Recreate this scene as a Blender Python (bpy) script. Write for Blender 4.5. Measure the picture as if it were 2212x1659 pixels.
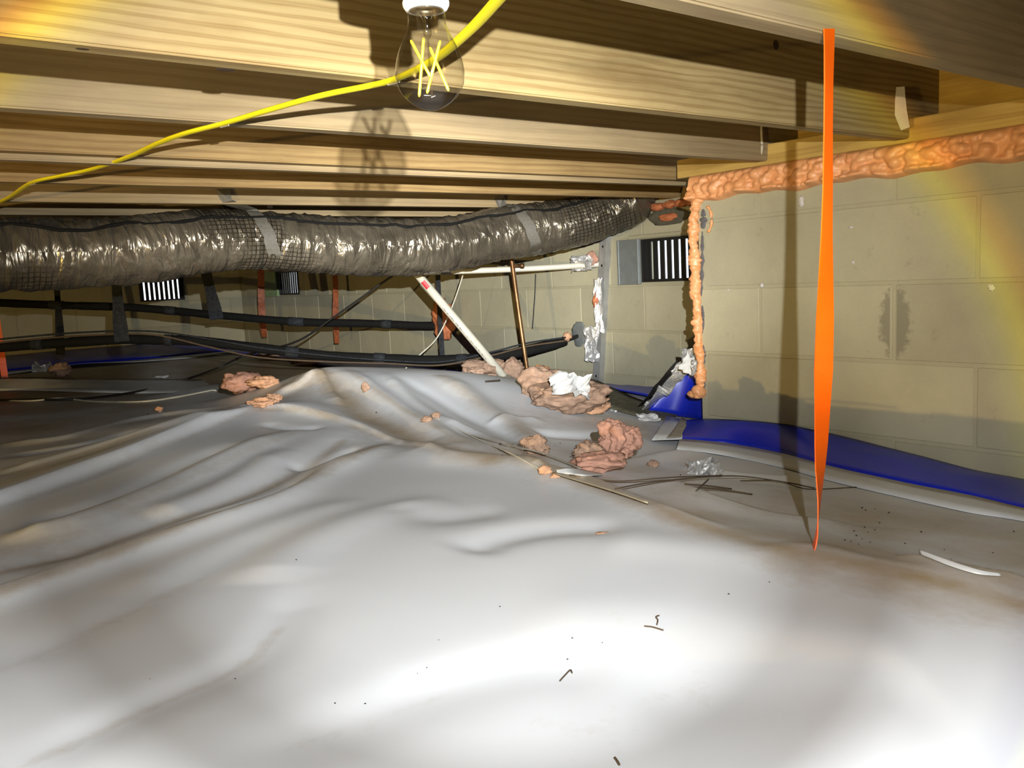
import bpy, bmesh, math, random
import numpy as np
from mathutils import Matrix, Vector, noise as mnoise

for o in list(bpy.data.objects):
    bpy.data.objects.remove(o, do_unlink=True)
random.seed(7)
rng = np.random.default_rng(7)
scene = bpy.context.scene
COL = scene.collection

# ------------------------------------------------------------------ camera
# Photo frame 2212 x 1659; axes from the vanishing points of the block courses
# (world +Y) and of the joists (world +X).  CZ = lens height over the datum.
CZ = 0.62
FPX, CX, CY = 1857.25, 1106.0, 829.5
_d1 = np.array([-340 - CX, -(671 - CY), -FPX]); _d1 /= np.linalg.norm(_d1)
_d2 = np.array([3530 - CX, -(478 - CY), -FPX]); _d2 -= _d1 * (_d2 @ _d1); _d2 /= np.linalg.norm(_d2)
RW = np.array([_d2, _d1, np.cross(_d2, _d1)])          # camera axes -> world axes
CAM = np.array([0, 0, CZ])

cam_data = bpy.data.cameras.new('camera')
cam_data.sensor_width = 36.0
cam_data.lens = FPX / 2212 * 36.0
cam_data.clip_start = 0.01
cam = bpy.data.objects.new('camera', cam_data)
COL.objects.link(cam)
M = Matrix([[RW[i][0], RW[i][1], RW[i][2], CAM[i]] for i in range(3)] + [[0, 0, 0, 1]])
cam.matrix_world = M
scene.camera = cam

# ------------------------------------------------------------------ world, colour
scene.view_settings.view_transform = 'Standard'
scene.view_settings.look = 'None'
scene.view_settings.gamma = 1.0
scene.view_settings.use_curve_mapping = False
scene.view_settings.exposure = 0.25
scene.cycles.diffuse_bounces = 1
world = bpy.data.worlds.new('daylight')
scene.world = world
world.use_nodes = True
world.node_tree.nodes['Background'].inputs[0].default_value = (0.86, 0.94, 1.0, 1)
world.node_tree.nodes['Background'].inputs[1].default_value = 2.2

# ------------------------------------------------------------------ hand lamp (just above and right of the lens) and added fill spot
def lamp_beam(name, energy, aim, wide, prof, color):
    """spot whose emission follows a tuned beam profile: prof = (degrees off axis, rgb); wide stretches it sideways"""
    ld = bpy.data.lights.new(name, 'SPOT')
    ld.energy = energy
    ld.shadow_soft_size = 0.005
    ld.spot_size = math.radians(165)
    ld.spot_blend = 0.2
    ld.color = color
    ob = bpy.data.objects.new(name, ld)
    COL.objects.link(ob)
    pos = CAM + RW @ np.array([0.085, 0.125, 0.02])
    back = -(RW @ np.array([aim[0] - CX, -(aim[1] - CY), -FPX])); back /= np.linalg.norm(back)
    side = RW @ np.array([1, 0, 0]); side = side - back * (side @ back); side /= np.linalg.norm(side)
    up = np.cross(back, side)
    ob.matrix_world = Matrix([[side[i], up[i], back[i], pos[i]] for i in range(3)] + [[0, 0, 0, 1]])
    ld.use_nodes = True
    nt = ld.node_tree
    em = nt.nodes['Emission']
    tc = nt.nodes.new('ShaderNodeTexCoord')
    sep = nt.nodes.new('ShaderNodeSeparateXYZ')
    nt.links.new(tc.outputs['Normal'], sep.inputs[0])
    def m(op, a, b=None):
        n = nt.nodes.new('ShaderNodeMath'); n.operation = op
        for i, v in enumerate((a, b)):
            if v is None: continue
            if isinstance(v, (int, float)): n.inputs[i].default_value = v
            else: nt.links.new(v, n.inputs[i])
        return n.outputs[0]
    z = m('ABSOLUTE', sep.outputs[2])
    x = m('DIVIDE', m('DIVIDE', sep.outputs[0], wide), z)
    y = m('DIVIDE', sep.outputs[1], z)
    rho = m('SQRT', m('ADD', m('MULTIPLY', x, x), m('MULTIPLY', y, y)))
    deg = m('MULTIPLY', m('ARCTANGENT', rho), 180 / math.pi / 60.0)      # 60 degrees -> 1
    cr = nt.nodes.new('ShaderNodeValToRGB')
    el = cr.color_ramp.elements
    while len(el) < len(prof):
        el.new(0.5)
    for e, (a, c) in zip(el, prof):
        e.position = a / 60.0
        e.color = (*c, 1)
    nt.links.new(deg, cr.inputs[0])
    nt.links.new(cr.outputs[0], em.inputs[0])
    return ob
def grey(*t): return [(a, (v, v, v)) for a, v in t]
# flood part of the lamp: disc shaped to even out the sheet, with a dispersed rim, aimed at the ground ahead
lamp_beam('lamp_flood', 126.0, (920, 1180), 1.0,
          grey((0, .62), (11, .60), (15, .54), (18.5, .38), (21.0, .205), (25, .19), (28, .40), (31.0, .46)) + [(33.0, (.38, .38, .41)), (34.2, (.50, .52, .38)), (35.6, (.85, .76, .09)), (36.6, (.6, .30, .0)), (37.8, (.07, .055, .03)), (60, (.02, .02, .02))],
          (.945, .98, 1.0))
# added fill spot at the lamp, wide and shallow, to brighten the far walls
lamp_beam('throw_fill', 880.0, (915, 695), 1.95, grey((0, 1), (5, .95), (8, .42), (12, .11), (17, .032), (27, .010), (36, .003), (60, 0)), (.945, .98, 1.0))

# ------------------------------------------------------------------ pixel -> place helpers
def ray(px, py):
    return RW @ np.array([px - CX, -(py - CY), -FPX])
def PX(px, py, x):
    r = ray(px, py); return CAM + r * (x / r[0])
def PY(px, py, y):
    r = ray(px, py); return CAM + r * (y / r[1])
def PZ(px, py, z):                      # z relative to the lens
    r = ray(px, py); return CAM + r * (z / r[2])
def PD(px, py, d):                      # d = distance along the optical axis
    return CAM + ray(px, py) * (d / FPX)

# ------------------------------------------------------------------ object helpers
def link(name, me, mat=None, parent=None, smooth=False, loc=None):
    o = bpy.data.objects.new(name, me)
    COL.objects.link(o)
    if mat is not None and not me.materials:
        me.materials.append(mat)
    if smooth:
        me.polygons.foreach_set('use_smooth', [True] * len(me.polygons))
    if parent is not None:
        o.parent = parent
    if loc is not None:
        o.location = loc
    return o
def mesh(verts, faces):
    me = bpy.data.meshes.new('mesh')
    me.from_pydata([tuple(map(float, v)) for v in verts], [], [tuple(int(i) for i in f) for f in faces])
    me.update()
    return me
def thing(name, label, cat, loc=(0, 0, 0), group=None):
    o = bpy.data.objects.new(name, None)
    o.empty_display_size = 0.05
    COL.objects.link(o)
    o.location = tuple(map(float, loc))
    return tag(o, label, cat, group)
def tag(o, label, cat=None, group=None, kind=None):
    o['label'] = label
    if cat: o['category'] = cat
    if group: o['group'] = group
    if kind: o['kind'] = kind
    return o
def structure(o, label=None):
    o['kind'] = 'structure'
    if label: o['label'] = label
    return o

def box_mesh(x0, x1, y0, y1, z0, z1, bev=0.0):
    bm = bmesh.new()
    vs = [bm.verts.new(p) for p in ((x0, y0, z0), (x1, y0, z0), (x1, y1, z0), (x0, y1, z0),
                                    (x0, y0, z1), (x1, y0, z1), (x1, y1, z1), (x0, y1, z1))]
    for f in ((0, 3, 2, 1), (4, 5, 6, 7), (0, 1, 5, 4), (1, 2, 6, 5), (2, 3, 7, 6), (3, 0, 4, 7)):
        bm.faces.new([vs[i] for i in f])
    if bev > 0:
        bmesh.ops.bevel(bm, geom=bm.edges[:], offset=bev, segments=1, affect='EDGES')
    me = bpy.data.meshes.new('mesh')
    bm.to_mesh(me); bm.free()
    return me
def catmull(pts, n=8):
    pts = [np.array(p, float) for p in pts]
    if len(pts) < 3:
        return np.array([pts[0] + (pts[-1] - pts[0]) * t for t in np.linspace(0, 1, n + 1)])
    P = [2 * pts[0] - pts[1]] + pts + [2 * pts[-1] - pts[-2]]
    out = []
    for i in range(1, len(P) - 2):
        for t in np.linspace(0, 1, n, endpoint=False):
            a, b, c, d = P[i - 1], P[i], P[i + 1], P[i + 2]
            out.append(.5 * ((2 * b) + (-a + c) * t + (2 * a - 5 * b + 4 * c - d) * t * t + (-a + 3 * b - 3 * c + d) * t ** 3))
    out.append(pts[-1])
    return np.array(out)
def tube_mesh(path, radius, seg=10, cap=True, flat=1.0, up=(0, 0, 1)):
    path = np.array(path, float)
    n = len(path)
    rad = np.full(n, radius) if np.isscalar(radius) else np.array(radius)
    T = np.gradient(path, axis=0); T /= np.linalg.norm(T, axis=1)[:, None] + 1e-12
    U = np.array(up, float)
    verts, faces = [], []
    for i in range(n):
        a = np.cross(T[i], U)
        if np.linalg.norm(a) < 1e-3: a = np.cross(T[i], (1, 0, 0.1))
        a /= np.linalg.norm(a); b = np.cross(a, T[i])
        for k in range(seg):
            t = 2 * math.pi * k / seg
            verts.append(path[i] + rad[i] * (a * math.cos(t) + b * math.sin(t) * flat))
    for i in range(n - 1):
        for k in range(seg):
            k2 = (k + 1) % seg
            faces.append((i * seg + k, i * seg + k2, (i + 1) * seg + k2, (i + 1) * seg + k))
    if cap:
        faces.append(tuple(range(seg))[::-1]); faces.append(tuple(range((n - 1) * seg, n * seg)))
    return mesh(verts, faces)
def lathe_mesh(prof, seg=32):
    verts, faces = [], []
    for r, z in prof:
        for k in range(seg):
            t = 2 * math.pi * k / seg
            verts.append((r * math.cos(t), r * math.sin(t), z))
    for i in range(len(prof) - 1):
        for k in range(seg):
            k2 = (k + 1) % seg
            faces.append((i * seg + k, i * seg + k2, (i + 1) * seg + k2, (i + 1) * seg + k))
    return mesh(verts, faces)
def strip_mesh(path, width, side, thick=0.0015):
    """flat webbing along a path; width and side vector may vary along it"""
    path = np.array(path, float); n = len(path)
    w = np.full(n, width) if np.isscalar(width) else np.array(width)
    side = np.array(side, float)
    if side.ndim == 1: side = np.tile(side, (n, 1))
    T = np.gradient(path, axis=0); T /= np.linalg.norm(T, axis=1)[:, None] + 1e-12
    side = side - T * np.sum(side * T, axis=1)[:, None]
    side /= np.linalg.norm(side, axis=1)[:, None]
    N = np.cross(side, T)
    verts, faces = [], []
    for i in range(n):
        for s, q in ((-1, -1), (1, -1), (1, 1), (-1, 1)):
            verts.append(path[i] + side[i] * w[i] * .5 * s + N[i] * thick * .5 * q)
    for i in range(n - 1):
        for k in range(4):
            k2 = (k + 1) % 4
            faces.append((i * 4 + k, i * 4 + k2, i * 4 + 4 + k2, i * 4 + 4 + k))
    faces.append((3, 2, 1, 0)); faces.append(tuple(range(4 * n - 4, 4 * n)))
    return mesh(verts, faces)
def fbm(v, octv=4, gain=.5):
    s, a, f = 0.0, 1.0, 1.0
    for _ in range(octv):
        s += a * mnoise.noise(Vector(v) * f); a *= gain; f *= 2.03
    return s
def blob_mesh(size, seed=0, sub=4, amp=.35, freq=1.6, rough=.12, billow=False):
    """fluffy or foamy lump: displaced icosphere resting on z = 0"""
    bm = bmesh.new()
    bmesh.ops.create_icosphere(bm, subdivisions=sub, radius=1.0)
    off = Vector((seed * 3.17, seed * 1.71, seed * 5.3))
    for v in bm.verts:
        d = v.co.normalized()
        n = fbm(d * freq + off, 3)
        if billow:
            n2 = abs(mnoise.noise(d * 4.2 + off)) * -.6 + abs(mnoise.noise(d * 9 + off)) * -.25 + .25
        else:
            n2 = mnoise.noise(d * 5 + off) * .9 + mnoise.noise(d * 11 + off) * .35 + mnoise.noise(d * 27 + off) * .14
        r = 1 + amp * n + rough * (1.0 if billow else .65) * n2
        v.co = Vector((d.x * size[0], d.y * size[1], d.z * size[2])) * r
    zmin = min(v.co.z for v in bm.verts)
    for v in bm.verts:
        v.co.z -= zmin
        if v.co.z < size[2] * .25: v.co.z = v.co.z * .45
    me = bpy.data.meshes.new('mesh'); bm.to_mesh(me); bm.free()
    return me
def crumple_mesh(w, h, n=7, amp=.3, seed=0, curl=0.0, jag=.12):
    """crumpled scrap of foil, paper or film"""
    r = np.random.default_rng(seed)
    verts, faces = [], []
    off = Vector((seed * 2.3, seed * 4.1, 7.7))
    for j in range(n + 1):
        for i in range(n + 1):
            u, v = i / n - .5, j / n - .5
            edge = (i in (0, n)) or (j in (0, n))
            x = u * w + (r.normal() * jag * w / n * (2.2 if edge else 1.0))
            y = v * h + (r.normal() * jag * h / n * (2.2 if edge else 1.0))
            z = amp * w * (.6 * mnoise.noise(Vector((u * 3, v * 3, 0)) + off) + .5 * mnoise.noise(Vector((u * 7, v * 7, 3)) + off) + .14 * r.normal()) + curl * (u * u) * w
            verts.append((x, y, z))
    for j in range(n):
        for i in range(n):
            a = j * (n + 1) + i
            faces.append((a, a + 1, a + n + 2)); faces.append((a, a + n + 2, a + n + 1))
    v = np.array(verts); v[:, 2] -= v[:, 2].min()
    k = len(v)
    b = v.copy(); b[:, 2] += .0012
    fb = [tuple(k + i for i in f[::-1]) for f in faces]
    rim = [i for i in range(n)] + [n + j * (n + 1) for j in range(n)] + [n * (n + 1) + n - i for i in range(n)] + [(n - j) * (n + 1) for j in range(n)]
    side = [(rim[i], rim[(i + 1) % len(rim)], k + rim[(i + 1) % len(rim)], k + rim[i]) for i in range(len(rim))]
    return mesh(np.vstack([v, b]), [f[::-1] for f in faces] + [f[::-1] for f in fb] + side)

# ------------------------------------------------------------------ materials
def new_mat(name):
    m = bpy.data.materials.new(name); m.use_nodes = True
    nt = m.node_tree
    return m, nt, nt.nodes['Principled BSDF']
def N(nt, typ, **kw):
    n = nt.nodes.new(typ)
    for k, v in kw.items(): setattr(n, k, v)
    return n
def ramp(nt, src, stops):
    cr = N(nt, 'ShaderNodeValToRGB')
    el = cr.color_ramp.elements
    while len(el) < len(stops): el.new(.5)
    for e, (p, c) in zip(el, stops):
        e.position = p; e.color = (*c, 1) if len(c) == 3 else c
    nt.links.new(src, cr.inputs[0])
    return cr.outputs[0]
def coords(nt, kind='Object', scale=(1, 1, 1), loc=(0, 0, 0)):
    tc = N(nt, 'ShaderNodeTexCoord'); mp = N(nt, 'ShaderNodeMapping')
    mp.inputs['Scale'].default_value = scale; mp.inputs['Location'].default_value = loc
    nt.links.new(tc.outputs[kind], mp.inputs[0])
    return mp.outputs[0]
def tex_noise(nt, vec, scale, detail=4, rough=.55, dist=0):
    n = N(nt, 'ShaderNodeTexNoise')
    n.inputs['Scale'].default_value = scale; n.inputs['Detail'].default_value = detail
    n.inputs['Roughness'].default_value = rough; n.inputs['Distortion'].default_value = dist
    nt.links.new(vec, n.inputs['Vector'])
    return n.outputs['Fac']
def mixc(nt, fac, a, b, mode='MIX'):
    m = N(nt, 'ShaderNodeMix', data_type='RGBA', blend_type=mode)
    for sock, v in ((m.inputs[0], fac), (m.inputs[6], a), (m.inputs[7], b)):
        if isinstance(v, (int, float)): sock.default_value = v
        elif isinstance(v, tuple): sock.default_value = (*v, 1)
        else: nt.links.new(v, sock)
    return m.outputs[2]
def bump(nt, bsdf, height, strength=.3, dist=.002):
    b = N(nt, 'ShaderNodeBump'); b.inputs['Strength'].default_value = strength; b.inputs['Distance'].default_value = dist
    nt.links.new(height, b.inputs['Height']); nt.links.new(b.outputs[0], bsdf.inputs['Normal'])
def simple(name, col, rough=.5, metal=0.0, var=.12, nscale=30, bstr=.15, bdist=.002, spec=.5, var_col=None):
    m, nt, bs = new_mat(name)
    v = coords(nt)
    nz = tex_noise(nt, v, nscale, 5)
    dark = var_col or tuple(c * (1 - var * 2) for c in col)
    c = mixc(nt, ramp(nt, nz, [(.3, (0, 0, 0)), (.7, (1, 1, 1))]), dark, col)
    nt.links.new(c, bs.inputs['Base Color'])
    bs.inputs['Roughness'].default_value = rough; bs.inputs['Metallic'].default_value = metal
    bs.inputs['Specular IOR Level'].default_value = spec
    if bstr: bump(nt, bs, tex_noise(nt, v, nscale * 3, 4), bstr, bdist)
    return m
def wood(name, light, dark, off=(0, .35, .22), scale=26, grain=.6, stain=None, axis='x'):
    m, nt, bs = new_mat(name)
    tc = N(nt, 'ShaderNodeTexCoord')
    mp = N(nt, 'ShaderNodeMapping'); mp.inputs['Scale'].default_value = (.12, 1, 1); mp.inputs['Location'].default_value = off
    if axis == 'y': mp.inputs['Scale'].default_value = (1, .12, 1)
    oi = N(nt, 'ShaderNodeObjectInfo')
    ad = N(nt, 'ShaderNodeVectorMath', operation='ADD')
    nt.links.new(tc.outputs['Object'], mp.inputs[0])
    cx = N(nt, 'ShaderNodeCombineXYZ')
    mu = N(nt, 'ShaderNodeMath', operation='MULTIPLY'); mu.inputs[1].default_value = 3.0
    nt.links.new(oi.outputs['Random'], mu.inputs[0]); nt.links.new(mu.outputs[0], cx.inputs[0])
    nt.links.new(mp.outputs[0], ad.inputs[0]); nt.links.new(cx.outputs[0], ad.inputs[1])
    vec = ad.outputs[0]
    w = N(nt, 'ShaderNodeTexWave', wave_type='RINGS', rings_direction='X' if axis == 'x' else 'Y')
    w.inputs['Scale'].default_value = scale; w.inputs['Distortion'].default_value = 9.0
    w.inputs['Detail'].default_value = 3.0; w.inputs['Detail Scale'].default_value = .55
    w.inputs['Detail Roughness'].default_value = .55
    nt.links.new(vec, w.inputs['Vector'])
    g = ramp(nt, w.outputs['Fac'], [(.0, (1, 1, 1)), (.55, (.85, .85, .85)), (.92, (0, 0, 0)), (1, (.3, .3, .3))])
    mp2 = N(nt, 'ShaderNodeMapping'); mp2.inputs['Scale'].default_value = (4, 220, 220) if axis == 'x' else (220, 4, 220)
    nt.links.new(tc.outputs['Object'], mp2.inputs[0])
    fine = tex_noise(nt, mp2.outputs[0], 1.0, 4)
    c = mixc(nt, g, tuple(d * grain + l * (1 - grain) for d, l in zip(dark, light)), light)
    c = mixc(nt, .35, c, ramp(nt, fine, [(.3, dark), (.7, light)]))
    mp3 = N(nt, 'ShaderNodeMapping'); mp3.inputs['Scale'].default_value = (2.2, 9, 9) if axis == 'x' else (9, 2.2, 9)
    nt.links.new(tc.outputs['Object'], mp3.inputs[0])
    big = tex_noise(nt, mp3.outputs[0], 1.0, 5, .6)
    st = stain or tuple(d * .8 for d in dark)
    c = mixc(nt, ramp(nt, big, [(.5, (0, 0, 0)), (.72, (.65, .65, .65))]), c, st)
    nt.links.new(c, bs.inputs['Base Color'])
    bs.inputs['Roughness'].default_value = .72; bs.inputs['Specular IOR Level'].default_value = .25
    bump(nt, bs, fine, .35, .001)
    return m
def block_paint(name, col, dark):
    m, nt, bs = new_mat(name)
    tc = N(nt, 'ShaderNodeTexCoord')
    ge = N(nt, 'ShaderNodeNewGeometry')
    v = ge.outputs['Position']
    big = tex_noise(nt, v, 4.5, 5, .6)
    c = mixc(nt, ramp(nt, big, [(.35, (0, 0, 0)), (.7, (1, 1, 1))]), dark, col)
    oi = N(nt, 'ShaderNodeObjectInfo')
    hs = N(nt, 'ShaderNodeHueSaturation')
    mr = N(nt, 'ShaderNodeMapRange'); mr.inputs[3].default_value = .9; mr.inputs[4].default_value = 1.08
    nt.links.new(oi.outputs['Random'], mr.inputs[0]); nt.links.new(mr.outputs[0], hs.inputs['Value'])
    nt.links.new(c, hs.inputs['Color'])
    spots = tex_noise(nt, v, 16, 6, .7)
    c = mixc(nt, ramp(nt, spots, [(.62, (0, 0, 0)), (.75, (.55, .55, .55))]), hs.outputs[0], tuple(d * .62 for d in dark))
    # damp smear either side of one upright joint of the right wall
    def mth(op, a, b=None):
        n = N(nt, 'ShaderNodeMath', operation=op); n.use_clamp = False
        for i, q in enumerate((a, b)):
            if q is None: continue
            if isinstance(q, (int, float)): n.inputs[i].default_value = q
            else: nt.links.new(q, n.inputs[i])
        return n.outputs[0]
    sp = N(nt, 'ShaderNodeSeparateXYZ'); nt.links.new(v, sp.inputs[0])
    dy = mth('SUBTRACT', 1.0, mth('DIVIDE', mth('ABSOLUTE', mth('SUBTRACT', sp.outputs[1], 1.140)), .055))
    dz = mth('SUBTRACT', 1.0, mth('DIVIDE', mth('ABSOLUTE', mth('SUBTRACT', sp.outputs[2], CZ - .165)), .12))
    core = mth('GREATER_THAN', mth('ABSOLUTE', mth('SUBTRACT', sp.outputs[1], 1.145)), .009)
    onr = mth('LESS_THAN', sp.outputs[0], 2.3)
    msk = mth('MULTIPLY', mth('MULTIPLY', mth('MAXIMUM', dy, 0.0), mth('MAXIMUM', dz, 0.0)), mth('MULTIPLY', core, onr))
    msk = ramp(nt, mth('ADD', msk, mth('MULTIPLY', mth('SUBTRACT', tex_noise(nt, v, 42, 4, .7), .5), mth('MULTIPLY', mth('GREATER_THAN', msk, .02), .9))), [(.16, (0, 0, 0)), (.34, (.7, .7, .7))])
    c = mixc(nt, msk, c, tuple(d * .5 for d in dark))
    nt.links.new(c, bs.inputs['Base Color'])
    bs.inputs['Roughness'].default_value = .62; bs.inputs['Specular IOR Level'].default_value = .35
    fine = tex_noise(nt, v, 190, 5, .7)
    mid = tex_noise(nt, v, 38, 5, .6)
    bump(nt, bs, mixc(nt, .5, fine, mid), .55, .004)
    return m

MAT = {}
MAT['joist_bright'] = wood('joist_wood_bright', (.48, .355, .16), (.25, .15, .05), scale=24, grain=.8)
MAT['joist_grey'] = wood('joist_wood_grey', (.40, .295, .155), (.22, .15, .075), scale=18, grain=.5, stain=(.20, .15, .09))
MAT['joist_brown'] = wood('joist_wood_brown', (.40, .27, .11), (.19, .10, .035), scale=20, grain=.65)
MAT['rim'] = wood('rim_wood_yellow', (.60, .41, .12), (.34, .20, .05), scale=16, grain=.7, axis='y', off=(.35, 0, .22))
MAT['subfloor'] = wood('subfloor_ply', (.30, .19, .09), (.17, .10, .05), scale=9, grain=.5)
MAT['block'] = block_paint('painted_block', (.43, .395, .265), (.37, .34, .235))
MAT['mortar'] = block_paint('painted_mortar', (.40, .365, .245), (.35, .32, .215))
MAT['soil'] = simple('soil', (.16, .11, .07), .95, nscale=20)
MAT['blue'] = simple('blue_liner', (.006, .022, .50), .34, var=.12, nscale=5, bstr=.2, bdist=.003)
MAT['white_film'] = simple('white_film', (.74, .74, .71), .45, var=.06, nscale=10, bstr=.1)
MAT['dusty_film'] = simple('dusty_film', (.50, .45, .34), .6, var=.2, nscale=18)
MAT['orange'] = simple('orange_webbing', (.96, .125, .002), .42, var=.03, nscale=60, bstr=.15, bdist=.0006)
MAT['yellow'] = simple('yellow_cord', (.88, .74, .01), .4, var=.03, nscale=40, bstr=0)
MAT['foam'] = simple('orange_foam', (.84, .415, .19), .42, var=.14, nscale=25, bstr=.4, bdist=.003, var_col=(.72, .30, .11))
MAT['foam_old'] = simple('aged_foam', (.62, .20, .08), .55, var=.2, nscale=25, bstr=.4, bdist=.003)
MAT['caulk'] = simple('grey_caulk', (.13, .12, .125), .8, var=.15, nscale=90, bstr=.6)
MAT['pink'] = simple('pink_fibreglass', (.56, .30, .215), .95, var=.22, nscale=60, bstr=.7, bdist=.003, spec=.02, var_col=(.40, .215, .15))
MAT['pink_dusty'] = simple('dusty_fibreglass', (.45, .29, .20), .95, var=.2, nscale=60, bstr=.7, bdist=.003, spec=.02)
MAT['peach'] = simple('peach_fibreglass', (.75, .42, .25), .95, var=.2, nscale=60, bstr=.6, bdist=.003, spec=.02)
MAT['black'] = simple('black_rubber', (.010, .0095, .0085), .85, nscale=50, bstr=.3, bdist=.003, spec=.15)
MAT['black_plastic'] = simple('black_plastic', (.012, .011, .010), .5, nscale=60, bstr=.1)
MAT['grey_strap'] = simple('dark_grey_webbing', (.035, .037, .040), .8, var=.3, nscale=70, bstr=.3, spec=.2)
MAT['galv'] = simple('galvanised_steel', (.40, .39, .36), .5, metal=.35, var=.15, nscale=18, bstr=.1)
MAT['grey_flange'] = simple('grey_sheet_metal', (.20, .215, .205), .55, metal=.2, var=.08, nscale=30, bstr=.1)
MAT['copper'] = simple('copper_pipe', (.36, .19, .085), .42, metal=.85, var=.3, nscale=22, bstr=.1)
MAT['pvc'] = simple('white_pvc', (.66, .62, .50), .38, var=.08, nscale=8, bstr=0)
MAT['red_mark'] = simple('red_mark', (.55, .02, .03), .5, bstr=0)
MAT['ink'] = simple('black_print', (.05, .05, .05), .6, bstr=0)
MAT['white_plastic'] = simple('white_plastic', (.86, .85, .80), .35, var=.02, bstr=0)
MAT['paper'] = simple('white_paper', (.74, .73, .70), .8, var=.06, nscale=25, bstr=.2)
MAT['tape'] = simple('masking_tape', (.62, .58, .56), .5, var=.06, nscale=40, bstr=.1)
MAT['wire'] = simple('steel_wire', (.42, .38, .30), .4, metal=.3, bstr=0)
MAT['wire_white'] = simple('cream_wire', (.68, .63, .50), .5, bstr=0)
MAT['twig'] = simple('twig_brown', (.10, .065, .035), .9, bstr=0)
MAT['crumb'] = simple('dark_crumb', (.05, .035, .022), .95, nscale=60, bstr=0)
MAT['filament'] = simple('led_filament', (.95, .52, .015), .5, var=.02, bstr=0)
MAT['brass'] = simple('lamp_brass', (.6, .48, .3), .3, metal=1.0, bstr=0)

def foil_mat(name, col, rough, scale, strength, dist):
    m, nt, bs = new_mat(name)
    v = coords(nt)
    bs.inputs['Metallic'].default_value = .55; bs.inputs['Roughness'].default_value = rough
    nz = tex_noise(nt, v, scale * .25, 4)
    nt.links.new(mixc(nt, ramp(nt, nz, [(.35, (0, 0, 0)), (.7, (1, 1, 1))]), tuple(c * .6 for c in col), col), bs.inputs['Base Color'])
    vo = N(nt, 'ShaderNodeTexVoronoi', feature='DISTANCE_TO_EDGE'); vo.inputs['Scale'].default_value = scale
    nt.links.new(v, vo.inputs['Vector'])
    bump(nt, bs, mixc(nt, .5, tex_noise(nt, v, scale * 1.3, 5, .65), vo.outputs['Distance']), strength, dist)
    return m
MAT['foil'] = foil_mat('foil_scrap', (.86, .84, .80), .34, 45, .8, .01)

def duct_jacket():
    m, nt, bs = new_mat('foil_duct_jacket')
    tc = N(nt, 'ShaderNodeTexCoord')
    sep = N(nt, 'ShaderNodeSeparateXYZ'); nt.links.new(tc.outputs['UV'], sep.inputs[0])
    v = tc.outputs['Object']
    dirt = tex_noise(nt, v, 3.2, 5, .6)
    c = mixc(nt, ramp(nt, dirt, [(.35, (0, 0, 0)), (.65, (1, 1, 1))]), (.12, .10, .07), (.27, .225, .16))
    # reinforcing scrim that shows through the jacket in worn areas (UV: metres along / around)
    def lines(out, s):
        a = N(nt, 'ShaderNodeMath', operation='MULTIPLY'); a.inputs[1].default_value = s
        nt.links.new(out, a.inputs[0])
        f = N(nt, 'ShaderNodeMath', operation='FRACT'); nt.links.new(a.outputs[0], f.inputs[0])
        g = N(nt, 'ShaderNodeMath', operation='LESS_THAN'); g.inputs[1].default_value = .22
        nt.links.new(f.outputs[0], g.inputs[0]); return g.outputs[0]
    mx = N(nt, 'ShaderNodeMath', operation='MAXIMUM')
    nt.links.new(lines(sep.outputs[0], 62), mx.inputs[0]); nt.links.new(lines(sep.outputs[1], 62), mx.inputs[1])
    patch = ramp(nt, tex_noise(nt, v, 1.9, 2), [(.50, (0, 0, 0)), (.58, (1, 1, 1))])
    ml = N(nt, 'ShaderNodeMath', operation='MULTIPLY'); nt.links.new(mx.outputs[0], ml.inputs[0]); nt.links.new(patch, ml.inputs[1])
    c = mixc(nt, ml.outputs[0], c, (.055, .045, .03))
    nt.links.new(c, bs.inputs['Base Color'])
    bs.inputs['Metallic'].default_value = .62; bs.inputs['Roughness'].default_value = .2
    # dust film dulls the foil unevenly
    rr = ramp(nt, tex_noise(nt, v, 7, 5, .6), [(.3, (.16, .16, .16)), (.75, (.42, .42, .42))])
    nt.links.new(rr, bs.inputs['Roughness'])
    mp = N(nt, 'ShaderNodeMapping'); mp.inputs['Scale'].default_value = (3.2, 1.0, 1); mp.inputs['Rotation'].default_value = (0, 0, .25)
    nt.links.new(tc.outputs['UV'], mp.inputs[0])
    h = tex_noise(nt, mp.outputs[0], 9, 3, .5, .8)
    bump(nt, bs, h, .75, .022)
    return m
MAT['duct'] = duct_jacket()

def thin_glass():
    m, nt, bs = new_mat('clear_bulb_glass')
    out = nt.nodes['Material Output']
    tr = N(nt, 'ShaderNodeBsdfTransparent'); tr.inputs[0].default_value = (.79, .79, .78, 1)
    gl = N(nt, 'ShaderNodeBsdfGlossy'); gl.inputs['Roughness'].default_value = .02
    lw = N(nt, 'ShaderNodeLayerWeight'); lw.inputs[0].default_value = .5
    pw = N(nt, 'ShaderNodeMath', operation='POWER'); pw.inputs[1].default_value = 4.0; nt.links.new(lw.outputs['Facing'], pw.inputs[0])
    fr = N(nt, 'ShaderNodeMath', operation='MULTIPLY_ADD'); fr.inputs[1].default_value = .75; fr.inputs[2].default_value = .06; nt.links.new(pw.outputs[0], fr.inputs[0])
    mx = N(nt, 'ShaderNodeMixShader')
    nt.links.new(fr.outputs[0], mx.inputs[0]); nt.links.new(tr.outputs[0], mx.inputs[1]); nt.links.new(gl.outputs[0], mx.inputs[2])
    nt.links.new(mx.outputs[0], out.inputs[0])
    return m
MAT['glass'] = thin_glass()

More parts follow.
